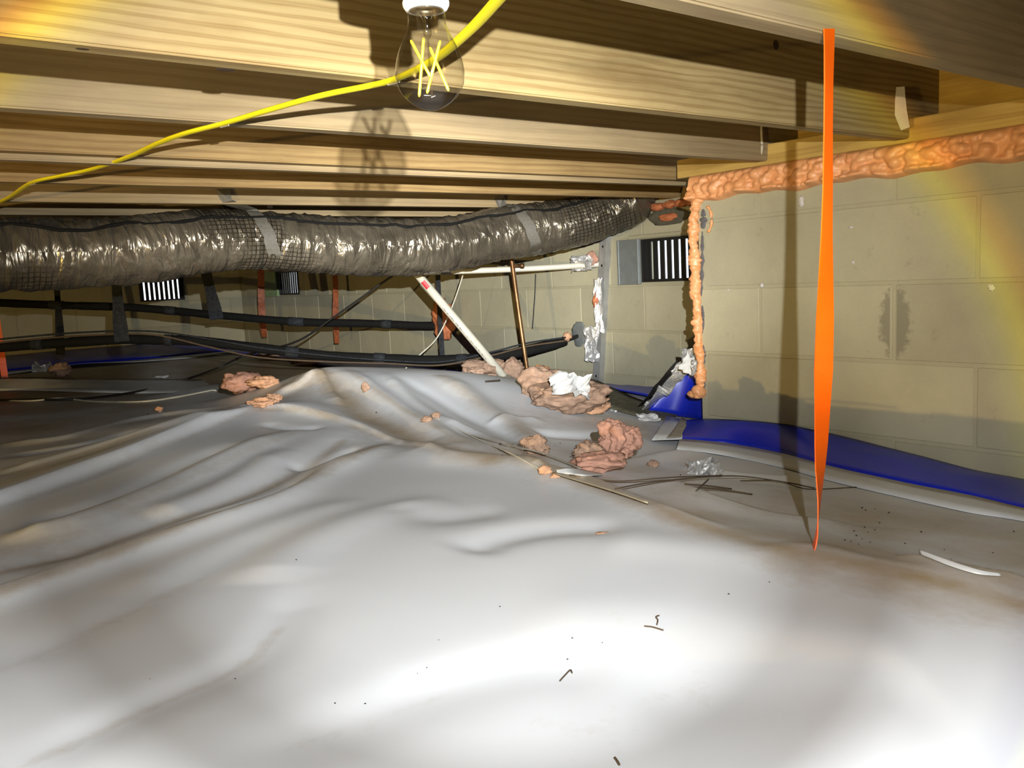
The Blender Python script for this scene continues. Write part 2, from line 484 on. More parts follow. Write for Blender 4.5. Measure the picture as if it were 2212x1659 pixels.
def sheet_mat():
    m, nt, bs = new_mat('reinforced_white_sheet')
    v = coords(nt)
    at = N(nt, 'ShaderNodeAttribute', attribute_name='dirt')
    nz = tex_noise(nt, v, 7, 6, .65)
    nz2 = tex_noise(nt, v, 60, 4, .7)
    ad = N(nt, 'ShaderNodeMath', operation='MULTIPLY_ADD'); ad.inputs[1].default_value = .65; ad.inputs[2].default_value = -.31
    nt.links.new(nz, ad.inputs[0])
    a2 = N(nt, 'ShaderNodeMath', operation='ADD'); nt.links.new(at.outputs['Fac'], a2.inputs[0]); nt.links.new(ad.outputs[0], a2.inputs[1])
    ad3 = N(nt, 'ShaderNodeMath', operation='MULTIPLY_ADD'); ad3.inputs[1].default_value = .25; ad3.inputs[2].default_value = -.12
    nt.links.new(nz2, ad3.inputs[0])
    a3 = N(nt, 'ShaderNodeMath', operation='ADD'); nt.links.new(a2.outputs[0], a3.inputs[0]); nt.links.new(ad3.outputs[0], a3.inputs[1])
    f = ramp(nt, a3.outputs[0], [(.12, (0, 0, 0)), (.78, (1, 1, 1))])
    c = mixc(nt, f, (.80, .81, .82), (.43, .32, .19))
    nt.links.new(c, bs.inputs['Base Color'])
    bs.inputs['Roughness'].default_value = .42; bs.inputs['Specular IOR Level'].default_value = .4
    mp = N(nt, 'ShaderNodeMapping'); mp.inputs['Scale'].default_value = (150, 150, 150); mp.inputs['Rotation'].default_value = (0, 0, .5)
    nt.links.new(v, mp.inputs[0])
    ck = N(nt, 'ShaderNodeTexChecker'); ck.inputs['Scale'].default_value = 1.0
    nt.links.new(mp.outputs[0], ck.inputs['Vector'])
    bump(nt, bs, mixc(nt, .25, tex_noise(nt, v, 9, 5, .5), ck.outputs['Fac']), .12, .006)
    return m
MAT['sheet'] = sheet_mat()

# ================================================================== STRUCTURE
XW, XS, YB, YJ = 2.12, 2.757, 7.39, 1.775       # right wall, set-back wall, back wall, jog
ZJ = CZ + 0.29                                  # underside of the joists
ZTOP = ZJ + 0.235
COURSES = [CZ + z for z in (-.670, -.467, -.264, -.062, .140)]
WALL_TOP = CZ + .275

def block_wall(name, axis, pos, a0, a1, first_joint, top, label, depth=.2, skip=(), inward=-1, joint=.010, blen=.4064):
    """backing of mortar plus every block as its own proud, bevelled piece"""
    z0 = CZ - .72
    if axis == 'x': me = box_mesh(pos, pos + depth, a0, a1, z0, top)
    else:           me = box_mesh(a0, a1, pos, pos + depth, z0, top)
    w = structure(link(name, me, MAT['mortar']), label)
    cache = {}
    rows = COURSES + [top]
    for r in range(len(rows) - 1):
        zb, zt = rows[r], rows[r + 1]
        off = first_joint + (blen / 2 if r % 2 else 0)
        k0 = math.floor((a0 - off) / blen) - 1
        j = off + k0 * blen
        while j < a1:
            s, e = max(j, a0), min(j + blen, a1)
            j += blen
            if e - s < .03: continue
            mid = (s + e) / 2
            if any(r == sr and s0 < e - .02 and e0 > s + .02 for sr, s0, e0 in skip):
                continue
            key = (round(e - s, 3), round(zt - zb, 3))
            if key not in cache:
                L, H = e - s - joint, zt - zb - joint
                cache[key] = box_mesh(-.03, .0026, -L / 2, L / 2, -H / 2, H / 2, .0014) if axis == 'x' else box_mesh(-L / 2, L / 2, -.03, .0026, -H / 2, H / 2, .0014)
                cache[key].materials.append(MAT['block'])
            o = link('block', cache[key], None, w)
            c = (zb + zt) / 2
            jit = random.uniform(-.0009, .0009)
            if axis == 'x':
                o.location = (pos + jit, mid, c); o.scale = (-1, 1, 1)
            else:
                o.location = (mid, pos + jit, c); o.scale = (1, -1, 1)
    return w
# vents take the place of blocks in the course z -.062 .. .140 (row 3)
VENT_Y = [(2.335, 2.625), (6.18, 6.56)]
VENT_X = (1.915, 2.27)
block_wall('wall_right', 'x', XW, -2.4, YJ, 1.1435 - 4 * .4064, WALL_TOP, 'painted concrete block wall under the orange foam bead', depth=.9)
def wall_with_hole(name, axis, pos, a0, a1, holes, first, label):
    w = block_wall(name, axis, pos, a0, a1, first, CZ + .29, label, skip=[(3, h[0] - .001, h[1] + .001) for h in holes], depth=.001)
    # replace the thin backing by a real pierced one
    zlo, zhi = COURSES[3] + .012, COURSES[4] - .006
    segs = []
    cur = a0
    for h0, h1 in sorted(holes):
        segs.append((cur, h0, CZ - .72, CZ + .29)); segs.append((h0, h1, CZ - .72, zlo)); segs.append((h0, h1, zhi, CZ + .29)); cur = h1
    segs.append((cur, a1, CZ - .72, CZ + .29))
    bm = bmesh.new()
    for s0, s1, b, t in segs:
        tmp = box_mesh(pos, pos + .09, s0, s1, b, t) if axis == 'x' else box_mesh(s0, s1, pos, pos + .09, b, t)
        bm.from_mesh(tmp); bpy.data.meshes.remove(tmp)
    me = bpy.data.meshes.new('mesh'); bm.to_mesh(me); bm.free(); me.materials.append(MAT['mortar'])
    old = w.data; w.data = me; bpy.data.meshes.remove(old)
    # cut blocks beside each hole
    for h0, h1 in holes:
        rowoff = first + .2032
        k = math.floor((h0 - rowoff) / .4064); s = rowoff + k * .4064
        k2 = math.ceil((h1 - rowoff) / .4064); e = rowoff + k2 * .4064
        zb, zt = COURSES[3], COURSES[4]
        for u, v in ((s, h0), (h1, e)):
            u, v = max(u, a0), min(v, a1)
            if v - u < .05: continue
            L, H = v - u - .008, zt - zb - .01
            if axis == 'x': o = link('block', box_mesh(-.03, .0026, -L / 2, L / 2, -H / 2, H / 2, .0014), MAT['block'], w); o.location = (pos, (u + v) / 2, (zb + zt) / 2); o.scale = (-1, 1, 1)
            else: o = link('block', box_mesh(-L / 2, L / 2, -.03, .0026, -H / 2, H / 2, .0014), MAT['block'], w); o.location = ((u + v) / 2, pos, (zb + zt) / 2); o.scale = (1, -1, 1)
    return w
wall_with_hole('wall_side', 'x', XS, YJ, YB + .2, VENT_Y, 1.80, 'set-back painted block wall with two foundation vents')
wall_with_hole('wall_back', 'y', YB, -3.6, XS, [VENT_X], .21, 'far painted block wall behind the black pipes')
structure(link('wall_left', box_mesh(-3.8, -3.6, -2.6, YB + .2, CZ - .72, ZTOP), MAT['mortar']))
structure(link('wall_front', box_mesh(-3.8, XW + .9, -2.6, -2.4, CZ - .72, ZTOP), MAT['mortar']))
structure(link('floor', box_mesh(-3.8, XS + .3, -2.6, YB + .3, CZ - .80, CZ - .70), MAT['soil']), 'bare soil under the ground sheet')
structure(link('ceiling', box_mesh(-3.8, XS + .5, -2.6, YB + .3, ZTOP, ZTOP + .03), MAT['subfloor']), 'dark plywood subfloor above the joists')

# ------------------------------------------------------------------ joists
JY = [-1.12, -.68, -.24, .205, .65, 1.107, 1.518, 1.935, 2.41, 2.87, 3.31, 3.75, 4.19, 4.63, 5.07, 5.51, 5.95, 6.39, 6.83, 7.2]
def joist_mesh(x0, xe, y0, zb, th=.038, notch=True):
    if notch: pr = [(x0, zb), (xe, zb), (xe + .035, zb + .048), (xe + .15, zb + .048), (xe + .15, ZTOP), (x0, ZTOP)]
    else:     pr = [(x0, zb), (xe, zb), (xe, ZTOP), (x0, ZTOP)]
    n = len(pr); bm = bmesh.new()
    a = [bm.verts.new((x, 0, z)) for x, z in pr]; b = [bm.verts.new((x, th, z)) for x, z in pr]
    bm.faces.new(a); bm.faces.new(b[::-1])
    for i in range(n): bm.faces.new((a[(i + 1) % n], a[i], b[i], b[(i + 1) % n]))
    bmesh.ops.recalc_face_normals(bm, faces=bm.faces[:])
    bmesh.ops.bevel(bm, geom=[e for e in bm.edges if abs(e.verts[0].co.z - e.verts[1].co.z) < 1e-6 and min(e.verts[0].co.z, e.verts[1].co.z) < zb + .001], offset=.003, segments=2, affect='EDGES')
    me = bpy.data.meshes.new('mesh'); bm.to_mesh(me); bm.free()
    return me
jl = {4: 'sawn floor joist that the orange strap hangs from', 5: 'bright floor joist with strong grain and a strip of tape near its end',
      6: 'greyish floor joist with a frayed twine hanging at its end', 7: 'brown floor joist nailed to a thin sister board',
      10: 'floor joist bearing a small white tag above the foil duct',
      8: 'floor joist just ahead of the foil duct straps', 9: 'floor joist that the foil duct straps are fixed to'}
jm = {4: 'joist_grey', 5: 'joist_bright', 6: 'joist_grey', 7: 'joist_brown', 8: 'joist_brown', 9: 'joist_grey'}
for i, y in enumerate(JY):
    lab = jl.get(i) or ('floor joist over the foil duct and the pipes beyond it' if i > 9 else 'floor joist overhead, nearer than the orange strap')
    xe = 2.14 if y < YJ else XS - .01
    o = link('floor_joist', joist_mesh(-3.6, xe, y, ZJ + random.uniform(-.002, .002), notch=True), MAT[jm.get(i, 'joist_brown' if i % 2 else 'joist_grey')])
    o.location = (0, y, 0)
    tag(o, lab, 'joist', 'floor joists')
o = link('sister_board', joist_mesh(-3.6, XS - .02, 0, ZJ - .011, th=.03, notch=False), MAT['joist_grey'])
o.location = (0, 1.935 + .040, 0)
tag(o, 'thin sister board hanging lower behind the brown floor joist', 'board')
# sill plates and rim boards
o = link('sill_plate', box_mesh(XW - .002, XW + .14, -2.4, 1.855, CZ + .281, CZ + .338, .002), MAT['rim']); tag(o, 'yellow sill plate lying on the right block wall above the foam', 'sill plate')
o = link('rim_board', box_mesh(XW + .145, XW + .185, -2.4, YJ + .03, CZ + .338, ZTOP), MAT['rim']); tag(o, 'yellow rim board closing the joist ends over the right wall', 'rim board')
o = link('sill_plate', box_mesh(XS + .03, XS + .17, YJ + .1, YB, CZ + .291, CZ + .336, .002), MAT['joist_brown']); tag(o, 'brown sill plate on top of the set-back wall', 'sill plate')
o = link('rim_board', box_mesh(XS + .172, XS + .21, YJ + .05, YB, CZ + .336, ZTOP), MAT['joist_brown']); tag(o, 'brown rim board over the set-back wall', 'rim board')
o = link('rim_board', box_mesh(-3.6, XS, YB + .02, YB + .06, CZ + .291, ZTOP), MAT['joist_brown']); tag(o, 'brown rim board over the far back wall', 'rim board')

# ================================================================== GROUND SHEET
anchors = []
def ag(px, py, z): p = PZ(px, py, z); anchors.append((p[0], p[1], z))
def aw(x, y, z): anchors.append((x, y, z))
for t in [(0, 1659, -.40), (553, 1659, -.40), (1106, 1659, -.40), (1659, 1659, -.405), (2212, 1659, -.41),
          (0, 1300, -.40), (500, 1300, -.395), (1000, 1300, -.392), (1500, 1350, -.395), (2000, 1450, -.405),
          (0, 1090, -.405), (300, 985, -.385), (545, 880, -.355), (690, 796, -.285), (650, 835, -.335), (620, 850, -.355), (760, 800, -.30), (880, 806, -.315), (1000, 815, -.335),
          (1140, 838, -.38), (1250, 872, -.44), (1400, 925, -.495), (640, 900, -.37), (800, 905, -.375), (900, 1000, -.392), (760, 960, -.385), (1060, 965, -.39),
          (700, 1080, -.392), (1000, 1100, -.392), (1150, 958, -.425), (1050, 900, -.40), (1340, 985, -.475), (1270, 930, -.45), (1500, 1020, -.49), (1620, 1050, -.485),
          (1800, 1100, -.485), (2000, 1160, -.475), (2180, 1200, -.48), (1600, 1110, -.445), (1750, 1160, -.42), (1250, 1038, -.40), (1400, 1094, -.40), (1755, 1190, -.40), (2000, 1243, -.415),
          (2212, 1285, -.42), (200, 850, -.455), (0, 835, -.455), (420, 835, -.45), (0, 900, -.43), (300, 905, -.415), (0, 1000, -.412), (480, 860, -.42)]:
    ag(*t)
for t in [(-.5, 0, -.42), (.3, -.4, -.42), (1.2, -.4, -.46), (2.1, -.4, -.55), (2.1, .3, -.555), (2.1, .8, -.56), (2.1, 1.2, -.545), (2.1, 1.7, -.53),
          (2.75, 2.0, -.55), (2.75, 3, -.55), (2.75, 4, -.55), (2.75, 5.5, -.53), (2.75, 7.3, -.51), (1.5, 7.3, -.51), (.6, 7.3, -.51), (-.5, 7.3, -.51), (-3, 7.3, -.51),
          (1.2, 4.3, -.48), (2.0, 4.1, -.51), (.5, 5.2, -.485), (1.8, 5.6, -.505), (-1, 2, -.43), (-2, 4, -.46), (-1.5, .5, -.43), (-3.5, 0, -.45), (-3.5, 4, -.48), (0, -2, -.45), (2, -2, -.55), (-3.5, -2, -.45)]:
    aw(*t)
A = np.array(anchors)
def _tps(r2): return np.where(r2 > 1e-12, r2 * np.log(r2 + 1e-12), 0.0)
_n = len(A)
_K = _tps(((A[:, None, :2] - A[None, :, :2]) ** 2).sum(-1)) + np.eye(_n) * .004
_Q = np.hstack([np.ones((_n, 1)), A[:, :2]])
_S = np.linalg.solve(np.block([[_K, _Q], [_Q.T, np.zeros((3, 3))]]), np.concatenate([A[:, 2], np.zeros(3)]))
def base_h(x, y):
    x = np.asarray(x, float); y = np.asarray(y, float)
    h = _S[_n] + _S[_n + 1] * x + _S[_n + 2] * y
    for i in range(_n):
        h = h + _S[i] * _tps((x - A[i, 0]) ** 2 + (y - A[i, 1]) ** 2)
    return h
def hit(hfun, px, py, t0=.45, t1=9.5, n=700):
    r = ray(px, py) / FPX
    t = np.linspace(t0, t1, n)
    g = r[2] * t - hfun(r[0] * t, r[1] * t)
    k = np.where(g <= 0)[0]
    if len(k) == 0: return None
    k = max(k[0], 1)
    a, b = g[k - 1], g[k]
    tt = t[k - 1] + (t[k] - t[k - 1]) * a / (a - b + 1e-12)
    return r * tt
# folds: pixel polyline, height, width on the two sides
FOLDS = [
    ([(692, 800), (650, 832), (600, 858), (548, 884)], .020, .012, .05),
    ([(690, 798), (712, 830), (742, 862)], .016, .012, .03),
    ([(548, 882), (430, 930), (300, 985), (150, 1036), (0, 1092), (-200, 1160)], .030, .012, .10),
    ([(548, 882), (650, 892), (760, 915), (850, 948), (960, 985)], .016, .07, .012),
    ([(700, 812), (760, 868), (850, 930), (940, 972)], -.022, .05, .05),
    ([(752, 800), (830, 858), (910, 912), (1000, 958)], .016, .02, .04),
    ([(950, 812), (1040, 875), (1120, 930), (1160, 968)], .018, .03, .03),
    ([(832, 808), (880, 858), (940, 900), (1010, 940)], .012, .02, .03),
    ([(850, 955), (700, 1020), (600, 1085), (300, 1185), (0, 1292), (-200, 1360)], .017, .030, .022),
    ([(740, 945), (560, 1040), (300, 1130), (0, 1230)], -.018, .035, .035),
    ([(640, 930), (450, 1010), (200, 1118), (0, 1172)], .018, .03, .035),
    ([(620, 970), (480, 1050), (330, 1110)], .010, .03, .03),
    ([(850, 945), (960, 985), (1100, 1000), (1250, 1035), (1400, 1092), (1560, 1140)], .014, .02, .05),
    ([(940, 902), (1050, 945), (1150, 1005), (1180, 1020)], .010, .008, .02),
    ([(1000, 1190), (1080, 1160), (1200, 1140), (1350, 1135)], -.010, .03, .03),
    ([(860, 1095), (950, 1120), (1100, 1100)], -.006, .03, .03),
    ([(0, 1445), (200, 1352), (450, 1232), (620, 1130)], -.003, .03, .03),
    ([(60, 1659), (300, 1525), (520, 1420), (600, 1340), (640, 1260)], -.007, .020, .032),
    ([(480, 1659), (750, 1560), (950, 1480), (1150, 1430), (1350, 1425)], -.009, .03, .045),
    ([(1330, 1495), (1560, 1490), (1800, 1470), (2000, 1470)], -.008, .05, .05),
    ([(1150, 930), (1220, 938), (1300, 938), (1400, 928)], -.012, .02, .03),
    ([(0, 1022), (160, 985), (340, 945), (480, 900)], .012, .03, .03),
    ([(20, 985), (180, 960), (300, 925)], -.010, .02, .03),
    ([(0, 960), (150, 945), (300, 905), (470, 880)], .010, .03, .03),
    ([(1420, 1035), (1560, 1085), (1700, 1120), (1850, 1135)], .012, .008, .06),
    ([(1950, 1200), (2050, 1228), (2130, 1245), (2212, 1250)], .012, .012, .03),
    ([(1700, 1168), (1850, 1210), (2000, 1240), (2212, 1280)], .008, .03, .05),
    ([(1480, 1010), (1600, 1030), (1750, 1040)], .010, .02, .03),
    ([(1230, 1010), (1330, 1000), (1430, 985), (1520, 970)], .010, .015, .03),
    ([(440, 822), (300, 832), (150, 830), (0, 828), (-150, 828)], .020, .02, .10),
    ([(1700, 1215), (1500, 1180), (1300, 1165)], .006, .04, .05),
    ([(700, 1010), (560, 1080), (400, 1120), (200, 1190)], -.010, .018, .022),
    ([(520, 960), (380, 1010), (240, 1075), (60, 1130)], -.010, .02, .025),
    ([(780, 965), (700, 985), (620, 1000)], -.010, .015, .02),
    ([(700, 925), (620, 925), (560, 915)], -.008, .015, .02),
    ([(790, 1080), (640, 1120), (420, 1200), (250, 1290)], .004, .03, .03),
    ([(980, 1080), (800, 1120), (640, 1190), (560, 1260)], .008, .04, .04),
    ([(860, 815), (980, 880), (1080, 935), (1130, 965)], -.008, .016, .02),
    ([(1050, 915), (1110, 905), (1160, 900)], .008, .008, .03),
    ([(1106, 1330), (1400, 1330), (1700, 1370), (2000, 1420)], .006, .06, .06),
]
FW = []
for poly, a, wl, wr in FOLDS:
    pts = []
    for p in poly:
        h = hit(base_h, *p)
        if h is not None: pts.append(h[:2])
    if len(pts) > 1: FW.append((catmull(pts, 5), a, wl, wr))
def fold_h(x, y):
    out = np.zeros_like(x)
    for pts, a, wl, wr in FW:
        lo = pts.min(0) - 5 * max(wl, wr); hi = pts.max(0) + 5 * max(wl, wr)
        sel = (x > lo[0]) & (x < hi[0]) & (y > lo[1]) & (y < hi[1])
        if not sel.any(): continue
        xs, ys = x[sel], y[sel]
        best = np.full(xs.shape, 1e9); sgn = np.ones(xs.shape); along = np.zeros(xs.shape)
        m = len(pts) - 1
        for i in range(m):
            p, q = pts[i], pts[i + 1]; d = q - p; L2 = d @ d + 1e-12
            t = np.clip(((xs - p[0]) * d[0] + (ys - p[1]) * d[1]) / L2, 0, 1)
            dx, dy = xs - p[0] - t * d[0], ys - p[1] - t * d[1]
            r = np.hypot(dx, dy); k = r < best
            best = np.where(k, r, best); sgn = np.where(k, np.sign(d[0] * dy - d[1] * dx), sgn); along = np.where(k, (i + t) / m, along)
        w = np.where(sgn > 0, wl, wr)
        u = best / w
        prof = np.where(w < .016, np.exp(-u), np.exp(-.5 * u * u))
        fade = np.clip(np.minimum(along, 1 - along) * 6 + .12, 0, 1)
        out[sel] += a * prof * fade
    return out
_wv = [(rng.uniform(0, math.pi), rng.uniform(2.0, 9.0), rng.uniform(0, 6.28)) for _ in range(16)]
def wave_h(x, y):
    o = np.zeros_like(x)
    for k, (a, f, p) in enumerate(_wv):
        a = math.radians(150) + (a - math.pi / 2) * .5
        o += np.sin((x * math.cos(a + math.pi / 2) + y * math.sin(a + math.pi / 2)) * f * 2.2 + p + 1.3 * np.sin((x * math.cos(a) + y * math.sin(a)) * f * .5 + p)) / f
    return o * .0030
gx = np.concatenate([np.arange(-3.6, -.8, .035), np.arange(-.8, XS + .02, .0095)])
gy = np.concatenate([np.arange(-2.4, -.1, .04), np.arange(-.1, 4.2, .0095), np.arange(4.2, YB + .02, .02)])
GX, GY = np.meshgrid(gx, gy)
GZ = base_h(GX, GY) + fold_h(GX, GY) + wave_h(GX, GY)
# dirt: brown dust that has settled on parts of the sheet (pixel centre, radius along, radius across, amount)
DIRT = [(0, 815, .9, .8), (200, 818, .9, .9), (400, 815, .9, .95), (560, 805, .9, .9), (300, 798, 1.2, .8), (0, 795, 1.2, .8), (620, 840, .25, .5),
        (100, 880, .35, .5), (330, 872, .25, .5), (60, 925, .3, .45), (0, 1190, .16, .26), (150, 1150, .12, .26), (300, 1100, .1, .2), (0, 1080, .1, .16),
        (980, 960, .14, .45), (1120, 985, .12, .5), (1250, 1030, .10, .5), (1380, 1080, .1, .5), (1500, 1110, .12, .5), (850, 930, .12, .3),
        (1300, 1000, .2, .32), (1450, 940, .15, .45), (1350, 915, .2, .45), (1500, 1070, .15, .4), (1600, 1090, .2, .35), (1700, 1090, .2, .32), (1640, 1150, .1, .5), (1800, 1180, .12, .55), (1950, 1215, .12, .55), (2130, 1250, .12, .55),
        (1850, 1120, .2, .45), (2000, 1130, .2, .45), (2150, 1190, .15, .4), (1750, 1215, .08, .45), (1900, 1250, .09, .4), (2100, 1300, .1, .4), (1580, 1150, .08, .45),
        (760, 850, .15, .25), (690, 830, .1, .2), (1200, 900, .2, .2)]
DD = np.zeros_like(GX)
for px, py, r, a in DIRT:
    h = hit(base_h, px, py)
    if h is None: continue
    DD = np.maximum(DD, a * np.exp(-((GX - h[0]) ** 2 + (GY - h[1]) ** 2) / (r * r)))
# tan colour in long streaks along the creases
STREAK = [([(690, 800), (740, 850), (830, 915), (930, 965), (1060, 1000)], .06, .62), ([(860, 935), (980, 975), (1120, 1000), (1260, 1045), (1400, 1100), (1560, 1150), (1700, 1190)], .045, .62),
          ([(1700, 1195), (1850, 1225), (2000, 1258), (2212, 1310)], .05, .6), ([(840, 955), (700, 1025), (560, 1090), (300, 1190), (0, 1300)], .018, .5), ([(740, 950), (560, 1045), (300, 1135), (0, 1235)], .022, .45),
          ([(760, 1000), (640, 1060), (500, 1120)], .02, .4), ([(548, 886), (300, 992), (0, 1100)], .02, .25), ([(752, 803), (830, 862), (910, 916), (1000, 962)], .014, .42), ([(950, 815), (1040, 880), (1120, 935), (1165, 975)], .03, .4),
          ([(640, 940), (450, 1020), (200, 1128), (0, 1180)], .02, .28), ([(0, 965), (150, 950), (300, 910), (470, 885)], .03, .32), ([(0, 1030), (160, 992), (340, 952)], .02, .42), ([(548, 886), (690, 900), (850, 950)], .02, .45),
          ([(60, 1659), (300, 1530), (520, 1425), (600, 1345)], .010, .22), ([(0, 1450), (200, 1357), (450, 1237)], .016, .16), ([(480, 1659), (750, 1565), (950, 1485)], .014, .12), ([(1150, 935), (1220, 942), (1300, 942), (1400, 932)], .02, .45)]
for poly, w, a in STREAK:
    pts = [h[:2] for h in (hit(base_h, *p) for p in poly) if h is not None]
    P = catmull(pts, 6); best = np.full(GX.shape, 1e9)
    for i in range(len(P) - 1):
        p, q = P[i], P[i + 1]; d = q - p
        t = np.clip(((GX - p[0]) * d[0] + (GY - p[1]) * d[1]) / (d @ d + 1e-12), 0, 1)
        best = np.minimum(best, np.hypot(GX - p[0] - t * d[0], GY - p[1] - t * d[1]))
    DD = np.maximum(DD, a * np.exp(-(best / w) ** 2))
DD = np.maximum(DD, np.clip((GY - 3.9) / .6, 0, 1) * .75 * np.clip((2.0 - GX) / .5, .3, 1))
def grid_mesh(GX, GY, GZ):
    ny, nx = GX.shape
    me = bpy.data.meshes.new('mesh')
    me.vertices.add(nx * ny)
    me.vertices.foreach_set('co', np.stack([GX, GY, GZ], -1).reshape(-1).astype(np.float32))
    idx = np.arange(nx * ny).reshape(ny, nx)
    q = np.stack([idx[:-1, :-1], idx[:-1, 1:], idx[1:, 1:], idx[1:, :-1]], -1).reshape(-1, 4)
    me.loops.add(q.size); me.loops.foreach_set('vertex_index', q.reshape(-1).astype(np.int32))
    me.polygons.add(len(q)); me.polygons.foreach_set('loop_start', np.arange(0, q.size, 4, dtype=np.int32))
    me.polygons.foreach_set('loop_total', np.full(len(q), 4, dtype=np.int32))
    me.update(calc_edges=True); me.validate()
    me.polygons.foreach_set('use_smooth', np.ones(len(q), dtype=bool))
    return me
me = grid_mesh(GX, GY, GZ + CZ)
at = me.attributes.new('dirt', 'FLOAT', 'POINT'); at.data.foreach_set('value', DD.reshape(-1).astype(np.float32))  # settled dust plus the tan crease streaks
tag(link('ground_sheet', me, MAT['sheet']), 'dusty white reinforced plastic ground sheet draped in folds over mounds of earth', 'plastic sheet')
def gh(x, y):
    """height of the finished sheet (bilinear)"""
    x = np.atleast_1d(np.asarray(x, float)); y = np.atleast_1d(np.asarray(y, float))
    i = np.clip(np.searchsorted(gx, x) - 1, 0, len(gx) - 2); j = np.clip(np.searchsorted(gy, y) - 1, 0, len(gy) - 2)
    u = np.clip((x - gx[i]) / (gx[i + 1] - gx[i]), 0, 1); v = np.clip((y - gy[j]) / (gy[j + 1] - gy[j]), 0, 1)
    return GZ[j, i] * (1 - u) * (1 - v) + GZ[j, i + 1] * u * (1 - v) + GZ[j + 1, i] * (1 - u) * v + GZ[j + 1, i + 1] * u * v
def G(px, py, dz=0.0):
    h = hit(gh, px, py, n=2500)
    if h is None: h = PZ(px, py, -.5) - CAM
    return np.array([h[0], h[1], float(gh(h[0], h[1])[0]) + CZ + dz])
def gz(x, y): return float(gh(x, y)[0]) + CZ

# ================================================================== FOAM
def foam_band():
    root = thing('spray_foam_bead', 'lumpy orange spray foam bead sealing the sill plate and the wall corner', 'spray foam', (XW, 1.0, CZ + .24))
    def put(name, me, mat, smooth=True):
        o = link(name, me, mat, root, smooth); o.location = -np.array(root.location); return o
    r = np.random.default_rng(3)
    # along the plate
    ys = np.concatenate([np.arange(-2.3, .1, .03), np.arange(.1, 1.80, .0045)])
    ss = np.linspace(0, 1, 22)
    Yg, Sg = np.meshgrid(ys, ss)
    zt, zb = CZ + .2815, CZ + .2035
    wob = .004 * np.sin(Yg * 21) + .003 * np.sin(Yg * 47 + 1)
    Zg = zt + (zb - zt) * Sg + wob * Sg
    D = .020 * np.sqrt(np.clip(1 - (2 * Sg - 1) ** 2, 0, 1)) ** .7
    nb = 420
    by = r.uniform(.1, 1.80, nb); bz = r.uniform(zb + .008, zt - .006, nb); br = r.uniform(.006, .022, nb) * r.uniform(.6, 1, nb)
    lump = np.zeros_like(D)
    for a, b, c in zip(by, bz, br):
        d2 = (Yg - a) ** 2 + ((Zg - b) * 1.05) ** 2
        lump = np.maximum(lump, np.sqrt(np.clip(c * c - d2, 0, None)) * .95)
    env = np.clip(np.minimum(Sg, 1 - Sg) * 9, 0, 1)
    Xg = XW - .001 - D - lump * env
    # lower thin squeezed lip
    lip = np.exp(-((Sg - .86) / .07) ** 2) * (.010 + .004 * np.sin(Yg * 130) + .003 * np.sin(Yg * 61))
    Xg -= lip
    v = np.stack([Xg, Yg, Zg], -1)
    ny, nx = Xg.shape
    idx = np.arange(nx * ny).reshape(ny, nx)
    q = np.stack([idx[:-1, :-1], idx[1:, :-1], idx[1:, 1:], idx[:-1, 1:]], -1).reshape(-1, 4)
    put('plate_bead', mesh(v.reshape(-1, 3), q), MAT['foam'])
    # dark gap line under the bead
    # down the outer corner
    P = catmull([PX(*p, XW - .004) for p in ((1508, 425), (1500, 470), (1498, 520), (1502, 570), (1503, 620), (1507, 680), (1510, 730), (1514, 780), (1515, 820), (1510, 858))], 24)
    seg = 22
    verts, faces = [], []
    n = len(P)
    for i in range(n):
        t = i / (n - 1)
        rad = .0125 + .002 * math.sin(i * .21) - .002 * t + (.008 * math.exp(-((t - .97) / .03) ** 2))
        for k in range(seg):
            a = 2 * math.pi * k / seg
            d = Vector((math.cos(a), math.sin(a), 0))
            p = Vector(P[i])
            q = p + d * rad
            nn = 1.05 + 1.1 * abs(mnoise.noise(q * 52)) + .5 * abs(mnoise.noise(q * 110 + Vector((3, 1, 7)))) + .45 * mnoise.noise(q * 21 + Vector((9, 2, 1)))
            verts.append(p + d * rad * nn)
    for i in range(n - 1):
        for k in range(seg):
            k2 = (k + 1) % seg
            faces.append((i * seg + k, i * seg + k2, (i + 1) * seg + k2, (i + 1) * seg + k))
    faces.append(tuple(range(seg))); faces.append(tuple(range((n - 1) * seg, n * seg))[::-1])
    put('corner_bead', mesh(verts, faces), MAT['foam'])
    for k, (px, py, w, h) in enumerate([(1509, 848, 30, 26), (1498, 853, 26, 14)]):
        c = PX(px, py, XW - .012); s = 2.68 / FPX
        o = link('foam_drip', blob_mesh((w * s * .5, w * s * .5, h * s * .6), 40 + k, 3, .2, 1.5, .3, True), MAT['foam'], root, True)
        o.location = c - np.array(root.location) - np.array([0, 0, h * s * .5])
    # squashed foam ring and grey adhesive smears beside the bead
    for k, (pl, r0) in enumerate([([(1519, 452), (1520, 472), (1518, 494)], .0115), ([(1517, 500), (1517, 540), (1516, 590), (1515, 640)], .0062), ([(1517, 660), (1519, 690), (1517, 720)], .0058), ([(1519, 745), (1521, 765), (1519, 785), (1520, 830), (1519, 850)], .0062)]):
        Q = catmull([PX(*p, XW - .0025) for p in pl], 10)
        rad = [r0 * (1 + .9 * mnoise.noise(Vector((i * .31, k, 2))) + .5 * mnoise.noise(Vector((i * .9, k, 6)))) * (math.sin(math.pi * (i + .6) / len(Q)) ** .4) for i in range(len(Q))]
        me = tube_mesh(Q, rad, 10)
        for v in me.vertices: v.co.x = XW - .0025 + (v.co.x - XW + .0025) * .35
        put('adhesive_smear', me, MAT['caulk'])
    c = PX(1527, 474, XW - .006); s = 2.68 / FPX
    ring = [c + np.array([0, -math.sin(a) * 13 * s, math.cos(a) * 26 * s]) for a in np.linspace(.1, 3.0, 14)]
